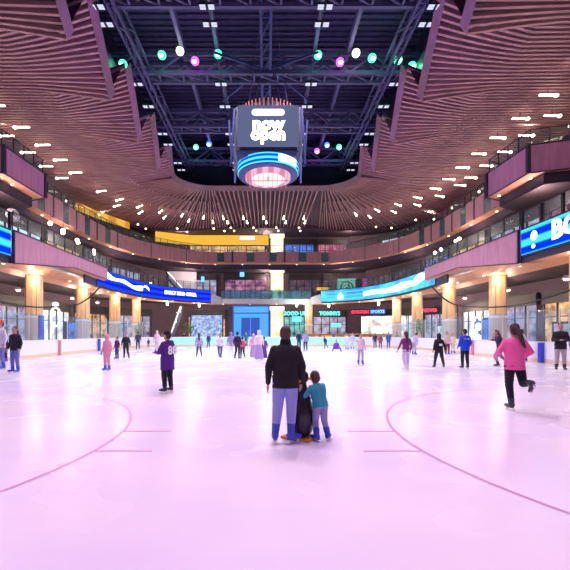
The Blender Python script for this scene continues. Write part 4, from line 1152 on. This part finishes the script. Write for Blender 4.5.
    tobj = finish(link('jacket' if coat or collar else 'top', bm, tm, root), vox, 3)
    # --- bottom
    bmx = cloth(bottom)
    bm = bm_new()
    if skirt:
        rg = []
        for zz, rx, ry in ((1.0, .17, .13), (.8, .2, .17), (.4, .25, .22), (skirt, .29, .26)): rg.append((S((piv.x, piv.y, zz)), (rx*K, 0, 0), (0, ry*K, 0)))
        loft(bm, rg, 24); o = link('skirt', bm, bmx, root)
        finish(o, vox, 2)
    else:
        rg = [(S(U((0, 0, .87))), (.155*K, 0, 0), (0, .12*K, 0)), (S(U((0, 0, .95))), (.168*K, 0, 0), (0, .128*K, 0)), (S(U((0, 0, 1.02))), (.16*K, 0, 0), (0, .12*K, 0))]
        loft(bm, rg, 20)
        for a in 'LR':
            rc(bm, S(J['hip'+a]), S(J['k'+a]), rr(.098*wide), rr(.072*wide)); rc(bm, S(J['k'+a]), S(lerp(J['k'+a], J['a'+a], .70 if fine else (.86 if skates else .93))), rr(.072*wide), rr(.056*wide))
        for s in (-1, 1): ell(bm, S(U((s*.07, -.05, .92))), rr(.085), rr(.085), rr(.10))
        finish(link('trousers', bm, bmx, root), vox, 3)
    # --- hair / headwear
    bm = bm_new()
    if hijab:
        hm = cloth(hijab)
        ell(bm, hh((0, -.02, .02)), rh(.098), rh(.112), rh(.128), 18, 11, hr)
        loft(bm, [(hh((0, -.02, -.02)), (rr(.09), 0, 0), (0, rr(.10), 0)), (S(U((0, -.02, 1.46))), (rr(.12), 0, 0), (0, rr(.11), 0)), (S(U((0, -.02, 1.36))), (rr(.235), 0, 0), (0, rr(.155), 0)), (S(U((0, -.02, 1.1))), (rr(.24), 0, 0), (0, rr(.17), 0))], 18)
        finish(link('headscarf', bm, hm, root), vox, 3)
    else:
        ell(bm, hh((0, -.018, .045)), rh(.084), rh(.095), rh(.095), 18, 11, hr)
        ell(bm, hh((0, -.045, .0)), rh(.078), rh(.07), rh(.085), 18, 11, hr)
        if long_hair: rc(bm, hh((0, -.07, .0)), S(U((0, -.14, 1.30))), rh(.075), rh(.06), .7)
        if ponytail:
            rc(bm, hh((0, -.10, .04)), hh((.02, -.17, -.08)), rh(.035), rh(.045)); rc(bm, hh((.02, -.17, -.08)), hh((.10, -.17, -.30)), rh(.045), rh(.02))
        finish(link('hair', bm, hair, root), vox*.8, 2)
        if hat:
            bm = bm_new(); ell(bm, hh((0, -.01, .075)), rh(.095), rh(.105), rh(.075), 18, 9, hr); rc(bm, hh((-.05, .09, .06)), hh((.05, .09, .06)), rh(.03), rh(.03), .3)
            finish(link('cap', bm, cloth(hat), root), vox, 1)
    # --- feet
    for s, a, ft in ((-1, 'L', foot_turn[0]), (1, 'R', foot_turn[1])):
        an = Vector(J['a'+a]); kn = Vector(J['k'+a]); fr = Matrix.Rotation(R(ft), 3, 'Z')
        fv = fr@Vector((0, 1, 0))
        # pitch of foot if the leg is raised behind
        shin = (an-kn).normalized(); pitch = 0
        if abs(shin.y) > .35: pitch = shin.y
        fv = (fv+Vector((0, 0, pitch*1.0))).normalized(); dn = -(Vector((0, 0, 1))-fv*fv.z).normalized()
        sole = an+dn*(.075 if skates else .06)
        bm = bm_new()
        rc(bm, S(an-shin*(.15 if fine else .09 if skates else .06)), S(an), bs*rr(.066 if skates else .045), bs*rr(.056)); rc(bm, S(an+dn*.03-fv*.03), S(sole+fv*.17+dn*-.012), bs*rr(.052), bs*rr(.042), .85)
        ell(bm, S(sole+fv*.06), bs*rr(.045), bs*rr(.14), bs*rr(.03), rot=fr) if abs(pitch) < .1 else None
        fo = finish(link('skate' if skates else 'shoe', bm, boot if skates else BOOTD, root), max(.008, vox*.8) if not fine else .007, 2)
        if skates:
            bm = bm_new(); bar(bm, S(sole+dn*.072-fv*.10), S(sole+dn*.072+fv*.20), rr(.008), rr(.026)); bar(bm, S(sole+dn*.01-fv*.06), S(sole+dn*.065-fv*.06), rr(.03), rr(.05)); bar(bm, S(sole+dn*.01+fv*.13), S(sole+dn*.065+fv*.13), rr(.03), rr(.05))
            link('blade', bm, M['metal'], fo)
    return root, J, K, tobj
def gp(px, fy):
    y = F*EYE/(fy-HOR); return (px-VPX)*y/F, y
def hgt(py0, fy): return EYE*(fy-py0)/(fy-HOR)

# father
x, y = gp(285.5, 443.5)
person('man in black high-collar jacket and pale blue jeans, standing with back turned', x, y, 1.735, 0, (.012, .010, .018), (.36, .40, .86), HAIRB, SKIN, collar=True, fine=True, coat=.1, wide=1.12, hs=1.04,
       pose=dict(wL=(-.262, .03, .90), eL=(-.25, -.03, 1.16), wR=(.245, .10, .90), eR=(.25, -.02, 1.16), kL=(-.12, .01, .52), kR=(.09, .02, .52), aL=(-.155, -.02, .16), aR=(.08, -.02, .16)), foot_turn=(6, -55))
# child
x, y = gp(317, 440.5)
person('small child in teal top and grey-blue trousers leaning on the penguin', x+.05, y, 1.03, 12, (.04, .36, .48), (.32, .33, .58), HAIRB, SKIN, fine=True, hs=1.5, bs=1.35, wide=1.2, lean=16, leanx=-6,
       pose=dict(wL=(-.40, .30, 1.10), eL=(-.37, .10, 1.16), wR=(-.10, .42, 1.05), eR=(.12, .30, 1.12), kL=(-.11, .06, .52), kR=(.12, .04, .52), aL=(-.12, -.06, .16), aR=(.20, -.02, .16)), foot_turn=(25, -40))
# penguin skating aid
x, y = gp(303, 439)
root = empty('penguin_skating_aid', (x-.02, y+.06, 0), 'black and white penguin skating aid between the man and the child', 'skating aid', rz=R(62))
PB = mat('penguin black', (.02, .012, .025), .35); PW = mat('penguin white', (.8, .8, .85), .4); PY = mat('penguin orange', (.85, .38, .06), .45)
b = bm_new()
loft(b, [((0, 0, z), (r_, 0, 0), (0, r_*.94, 0)) for z, r_ in ((.03, .10), (.10, .145), (.22, .172), (.36, .168), (.5, .135), (.62, .10), (.74, .068))], 20)
ell(b, (0, .01, .83), .095, .105, .11, 18, 11)
finish(link('body', b, PB, root), .01, 4)
b = bm_new(); ell(b, (0, .06, .34), .15, .135, .30, 18, 11); ell(b, (0, .065, .70), .06, .07, .08); finish(link('belly', b, PW, root), .01, 3)
for s in (-1, 1):
    b = bm_new(); rc(b, (s*.10, 0, .58), (s*.185, .02, .32), .05, .025, .5, side=(0, 1, 0)); link('flipper', b, PB, root, True)
    b = bm_new(); ell(b, (s*.10, .10, .03), .075, .12, .03); rc(b, (s*.10, .17, .025), (s*.13, .21, .02), .022, .018); link('foot', b, PY, root, True)
    b = bm_new(); ell(b, (s*.05, .085, .85), .03, .03, .035); ey = link('eye', b, PW, root, True)
    b = bm_new(); ell(b, (s*.053, .11, .85), .013, .012, .016); link('pupil', b, EYEM, ey, True)
    b = bm_new(); rc(b, (s*.08, -.02, .78), (s*.2, -.06, .80), .018, .022); link('handle', b, PY, root, True)
b = bm_new(); rc(b, (0, .10, .80), (0, .19, .785), .035, .012); link('beak', b, PY, root, True)
b = bm_new(); box(b, (0, 0, .02), (.3, .34, .03)); link('sled_base', b, PY, root)

bpy.data.objects['penguin_skating_aid'].scale = (1.25, 1.25, 1.16)
# jersey skater
x, y = gp(167.5, 393)
r_, J, K, tob = person('skater in long purple jersey numbered 88 and dark cap', x, y, hgt(332, 393), 58, (.075, .015, .21), (.012, .008, .02), HAIR, SKIN, coat=1.2, wide=1.18, boot=BOOTD, hat=(.01, .01, .015), hood=1,
       pose=dict(wL=(-.16, .34, 1.16), eL=(-.27, .06, 1.17), wR=(.16, .34, 1.16), eR=(.27, .06, 1.17)))
text('jersey_number', '88', .34*K, (0.01, -.19*K, 1.22*K), (R(90), 0, 0), mat('white print', (.9, .9, .95), .5), tob, ext=.006, bold=.008)
# skaters on the ice: label, px, feet, head, face, kwargs
P_ = lambda px, fy, hy, label, face, **k: person(label, *gp(px, fy), hgt(hy, fy), face, **k)
LEANW = dict(kL=(-.1, .12, .54), aL=(-.13, -.05, .16))
P_(107, 371, 335, 'child wrapped in a pale pink coat and trousers, skating alone', 160, top=(.85, .36, .52), bottom=(.85, .38, .54), hijab=(.85, .34, .50), coat=.8)
P_(126, 359, 333, 'adult in black jacket and black leggings beside pink-coated child', 200, top=(.015, .012, .02), bottom=(.01, .01, .03), long_hair=True, coat=.2, boot=BOOTD, pose=dict(aL=(-.18, 0, .16)))
P_(117, 359, 337, 'dark clad skater with blue trousers left of the black-jacket adult', 150, top=(.08, .03, .12), bottom=(.05, .06, .3))
person('slim figure in navy standing near the left far boards', -12.3, 36.5, 1.78, 20, (.03, .03, .10), (.02, .02, .07), HAIR)
person('child in dark blue crouching by the far left boards', -13.3, 43.0, 1.0, 40, (.03, .05, .18), (.02, .03, .12), HAIR)
P_(157, 352, 331, 'skater in blurred pale pink behind the numbered jersey', 180, top=(.75, .55, .72), bottom=(.6, .5, .7), hijab=(.7, .5, .65))
P_(199, 357.5, 333.5, 'long-haired skater in lavender hoodie and dark leggings', 15, top=(.42, .36, .66), bottom=(.03, .02, .08), long_hair=True, coat=.3, boot=BOOTD, pose=dict(aL=(-.17, -.02, .16), kL=(-.12, .02, .52), aR=(.2, .05, .16), kR=(.13, .08, .53)))
P_(208.5, 348, 334, 'figure in dark blue beyond the lavender hoodie skater', 170, top=(.02, .04, .2), bottom=(.02, .05, .3), long_hair=True)
P_(220, 358, 334, 'skater in white top and dark navy trousers, head bowed', 200, top=(.8, .7, .85), bottom=(.03, .03, .2), pose=dict(aL=(-.06, -.04, .16), aR=(.06, .05, .16)))
P_(231, 357, 332.5, 'figure wrapped in a large lavender shawl', 0, top=(.36, .30, .66), bottom=(.8, .78, .9), hijab=(.34, .28, .62), coat=.4, boot=M['white'])
P_(237.5, 359, 332, 'tall skater in black leaning toward the child in red', -20, boot=BOOTD, top=(.03, .015, .06), bottom=(.015, .01, .04), pose=dict(aL=(-.2, 0, .16)))
P_(242.5, 358.5, 337, 'child in red and white jacket and dark trousers', 10, top=(.65, .08, .18), bottom=(.015, .01, .05), lean=10, boot=BOOTD, pose=dict(aR=(.2, .02, .16), wR=(.3, .2, 1.0), eR=(.3, .02, 1.12)))
person('figure in teal and dark blue at the far boards behind the group', -2.4, 45.8, 1.75, 180, (.02, .2, .35), (.02, .05, .2), HAIR)
P_(253.5, 358, 334, 'woman in pale pink headscarf and lilac skirt', 0, top=(.8, .48, .66), bottom=(.42, .34, .66), hijab=(.78, .42, .60), skirt=.1)
P_(259, 360.5, 330.5, 'tall woman in flowing white headscarf and lilac skirt', 0, top=(.9, .82, .86), bottom=(.45, .34, .66), hijab=(.88, .78, .84), skirt=.1, coat=.6)
P_(264, 359, 337, 'child in deep violet beside the white headscarf woman', 10, top=(.10, .04, .25), bottom=(.10, .04, .28), skirt=.1)
P_(305.5, 352, 331, 'skater in pale blue top and navy trousers right of the man', 160, top=(.3, .3, .6), bottom=(.02, .02, .2), long_hair=True)
P_(299, 349.5, 331, 'dark clad adult half hidden by the man, near far boards', 180, top=(.01, .01, .06), bottom=(.01, .01, .1))
P_(325.5, 349, 336, 'child in navy pushing off near the far boards', 130, top=(.02, .06, .22), bottom=(.03, .1, .25), lean=20, pose=dict(aL=(-.2, -.3, .25), kL=(-.12, -.02, .55)))
SQ = dict(pel=(0, -.05, .42), hipL=(-.09, -.05, .42), hipR=(.09, -.05, .42), kL=(-.3, .15, .46), kR=(.3, .15, .46), aL=(-.42, .05, .16), aR=(.42, .05, .16))
person('crouching child in bright purple with legs spread on the ice', *gp(336.5, 352.5), 1.55, 180, (.16, .05, .5), (.10, .04, .4), HAIR, pose=SQ)
P_(347, 350, 334, 'skater in white jacket, first of the pair beyond the purple child', 180, top=(.75, .75, .9), bottom=(.6, .6, .8))
P_(352.5, 349.5, 333, 'skater in pale blue with dark hair, second of the pair', 170, top=(.45, .6, .85), bottom=(.7, .7, .85), long_hair=True)
P_(360.5, 365, 334, 'young child in blurred pink-white top and lilac trousers', 185, top=(.92, .66, .82), bottom=(.55, .48, .78), hair=HAIRB, pose=dict(wR=(.50, .1, 1.25), eR=(.36, 0, 1.32)))
P_(375, 348.5, 333, 'skater in black near the far right boards', 150, top=(.03, .02, .08), bottom=(.12, .08, .2))
P_(380.5, 349, 334, 'skater in burgundy top near the far right boards', 190, top=(.25, .05, .15), bottom=(.1, .06, .16))
P_(388.5, 348.5, 332.5, 'skater in blue jacket beside the far right column', 180, top=(.05, .12, .45), bottom=(.05, .06, .25))
P_(406, 370.5, 332, 'long-haired skater in plum jacket and white trousers', 10, top=(.20, .03, .20), bottom=(.68, .60, .86), hair=mat('plum hair', (.08, .015, .06), .6), long_hair=True, slim=.9, boot=M['white'], pose=dict(aL=(-.06, -.02, .16), aR=(.06, -.02, .16), wL=(-.36, .05, .96), eL=(-.28, 0, 1.18)))
P_(414, 355, 332, 'skater in lilac top leaning forward beyond the plum jacket', -60, top=(.5, .4, .65), bottom=(.4, .4, .6), lean=25, pose=dict(wL=(-.1, .5, 1.1), eL=(-.2, .3, 1.2)))
r_, J, K, tob = P_(439, 368, 334, 'woman in black hijab and wide black trousers with small white back print', 0, top=(.012, .010, .015), bottom=(.02, .015, .04), hijab=(.012, .01, .015), coat=.5, wide=1.15, boot=BOOTD, pose=dict(aL=(-.24, -.02, .16), aR=(.24, -.02, .16), kL=(-.17, .02, .52), kR=(.17, .02, .52), wR=(.33, .05, .92), eR=(.28, -.02, 1.15)))
b = bm_new(); box(b, (0, -.20*K, 1.2*K), (.14, .02, .10)); link('back_print', b, M['white'], tob)
P_(447.5, 355, 332, 'skater in pale pink top and burgundy trousers behind the hijab woman', 190, top=(.75, .5, .6), bottom=(.25, .05, .10))
P_(453, 354, 333.5, 'skater in cream top right of the burgundy trousers', 180, top=(.9, .78, .68), bottom=(.85, .65, .6), hair=HAIRB)
r_, J, K, tob = P_(465, 369, 329.5, 'man in bright blue shirt and black trousers, back turned', 0, top=(.01, .07, .75), bottom=(.012, .01, .03), boot=BOOTD, coat=.3, wide=1.08, pose=dict(wL=(-.24, .12, .98), wR=(.24, .12, .98)))
text('back_lettering', 'STAFF', .10*K, (0, -.165*K, 1.33*K), (R(90), 0, 0), M['white'], tob, ext=.004)
P_(500, 367, 330, 'skater in black top and lilac skirt striding to the left', 70, top=(.05, .03, .08), bottom=(.30, .26, .5), lean=12, long_hair=True, hair=mat('mauve hair', (.16, .08, .14), .6), boot=BOOTD, pose=dict(kL=(-.1, .22, .56), aL=(-.1, .10, .16), kR=(.1, -.05, .52), aR=(.1, -.36, .2), wL=(-.30, .42, 1.28), eL=(-.26, .2, 1.28)))
P_(514.5, 411, 325, 'woman in pink top and black leggings with ponytail, one leg lifted', -8, top=(.9, .13, .38), bottom=(.012, .008, .02), ponytail=True, coat=.1, wide=1.08, boot=BOOTD, hair=mat('dark brown hair', (.035, .01, .015), .6),
   pose=dict(kL=(-.09, .03, .54), aL=(-.06, 0, .16), kR=(.17, .02, .56), aR=(.14, -.36, .62), eL=(-.30, -.02, 1.20), wL=(-.27, .18, 1.10), eR=(.30, -.02, 1.20), wR=(.28, .18, 1.10)))
x, y = gp(524.5, 362); person('dark-haired skater in pale grey jacket beyond the ponytail woman', x, y, 1.85, 30, (.6, .58, .68), (.05, .05, .2), HAIR, lean=12)
P_(560.5, 371, 324, 'person in black tee and beige trousers holding hands together', 150, top=(.015, .012, .02), bottom=(.50, .40, .45), hair=HAIRB, boot=BOOTD, wide=1.05, coat=.3, pose=dict(wL=(-.02, .28, 1.16), eL=(-.24, .06, 1.16), wR=(.04, .28, 1.16), eR=(.24, .06, 1.16)))
P_(574.5, 371, 330, 'skater in blue and purple cut by the right frame edge', 200, top=(.3, .25, .5), bottom=(.10, .08, .5), long_hair=True)
P_(15, 373, 327, 'long-haired skater in black top, blue shirt at waist and jeans', 170, top=(.015, .012, .03), bottom=(.16, .20, .60), long_hair=True, hair=mat('brown long hair', (.10, .05, .06), .6), wide=1.05)
P_(5.5, 362, 336, 'dark clad person between red-hat skater and long-haired skater', 150, top=(.02, .01, .04), bottom=(.04, .02, .06))
P_(0.5, 370, 321, 'skater in white jacket, jeans and red hat at left frame edge', 160, top=(.7, .66, .85), bottom=(.2, .22, .62), hat=(.8, .08, .03), coat=.4)
# spectators behind the far boards
spec = [('grey hoodie near the left far board corner', -13.8, 50.5, (.3, .3, .38)), ('dark coat by the amber shopfront', -10.8, 50.2, (.03, .03, .06)), ('blue top at the far right counter end', 9.0, 50.6, (.05, .12, .5)), ('white top beside the counter', 10.6, 50.2, (.8, .8, .85)),
        ('black shirt leaning near the counter', 12.0, 50.0, (.02, .02, .04)), ('purple top near the counter', 7.2, 50.8, (.2, .08, .35)), ('red shirt behind the far right boards', 13.6, 49.5, (.5, .05, .06)), ('pale blue shirt behind the far right boards', 15.0, 48.5, (.3, .45, .75)),
        ('tan coat behind the far right boards', 16.4, 47.6, (.5, .35, .25)), ('navy top left of the bright column', 4.4, 51.0, (.02, .05, .2))]
for lb, x, y, c in spec:
    person('spectator in '+lb, x, y, random.uniform(1.62, 1.78), random.choice([150, 180, 200]), c, (.05, .05, .12), HAIR, skates=False, z=.004)
# visitors at the galleries
vis = [('white shirt at left middle balcony rail', -17.0, 35.8, 6.8, (.8, .8, .85)), ('black top at left middle balcony rail', -17.2, 39.0, 6.8, (.02, .02, .04)), ('lilac top at left middle balcony rail', -17.3, 37.0, 6.8, (.5, .4, .7)),
       ('dark coat at right middle balcony rail', 17.2, 37.0, 6.8, (.03, .03, .06)), ('white hoodie at right middle balcony rail', 17.3, 38.6, 6.8, (.85, .8, .9)), ('grey top at right middle balcony rail', 17.3, 40.4, 6.8, (.35, .33, .4)),
       ('black coat by the middle light tower', 2.1, 59.3, 6.8, (.02, .02, .04)), ('white robe by the middle light tower', .9, 59.4, 6.8, (.9, .88, .9)), ('white robe right of the middle light tower', 2.8, 59.4, 6.8, (.9, .85, .88)),
       ('dark coat at top far rail under pink light', 11.0, 59.2, 12.6, (.03, .02, .05)), ('red top at top right rail', 19.3, 52.5, 12.6, (.5, .06, .05)), ('blue top at top left rail', -19.8, 44.5, 12.6, (.1, .15, .4))]
for lb, x, y, z, c in vis:
    person('visitor in '+lb, x, y, random.uniform(1.62, 1.78), random.choice([160, 180, 200]), c, (.04, .04, .1) if 'robe' not in lb else (.85, .85, .9), HAIR, skates=False, z=z)

# ------------------------------------------------------------------ world, camera
w = bpy.data.worlds.new('world'); bpy.context.scene.world = w; w.use_nodes = True
bg = w.node_tree.nodes['Background']; bg.inputs[0].default_value = (.62, .38, .62, 1); bg.inputs[1].default_value = .25
cam = bpy.data.cameras.new('camera'); cam.sensor_width = 36; cam.lens = 36*F/570; cam.shift_x = (285-VPX)/570; cam.shift_y = (HOR-285)/570
cam.clip_start = .1; cam.clip_end = 200
co = bpy.data.objects.new('camera', cam); co.location = (0, 0, EYE); co.rotation_euler = (R(90), 0, 0); C.objects.link(co)
sc = bpy.context.scene; sc.camera = co
sc.view_settings.view_transform = 'Standard'; sc.view_settings.look = 'None'; sc.view_settings.exposure = 0; sc.view_settings.gamma = 1
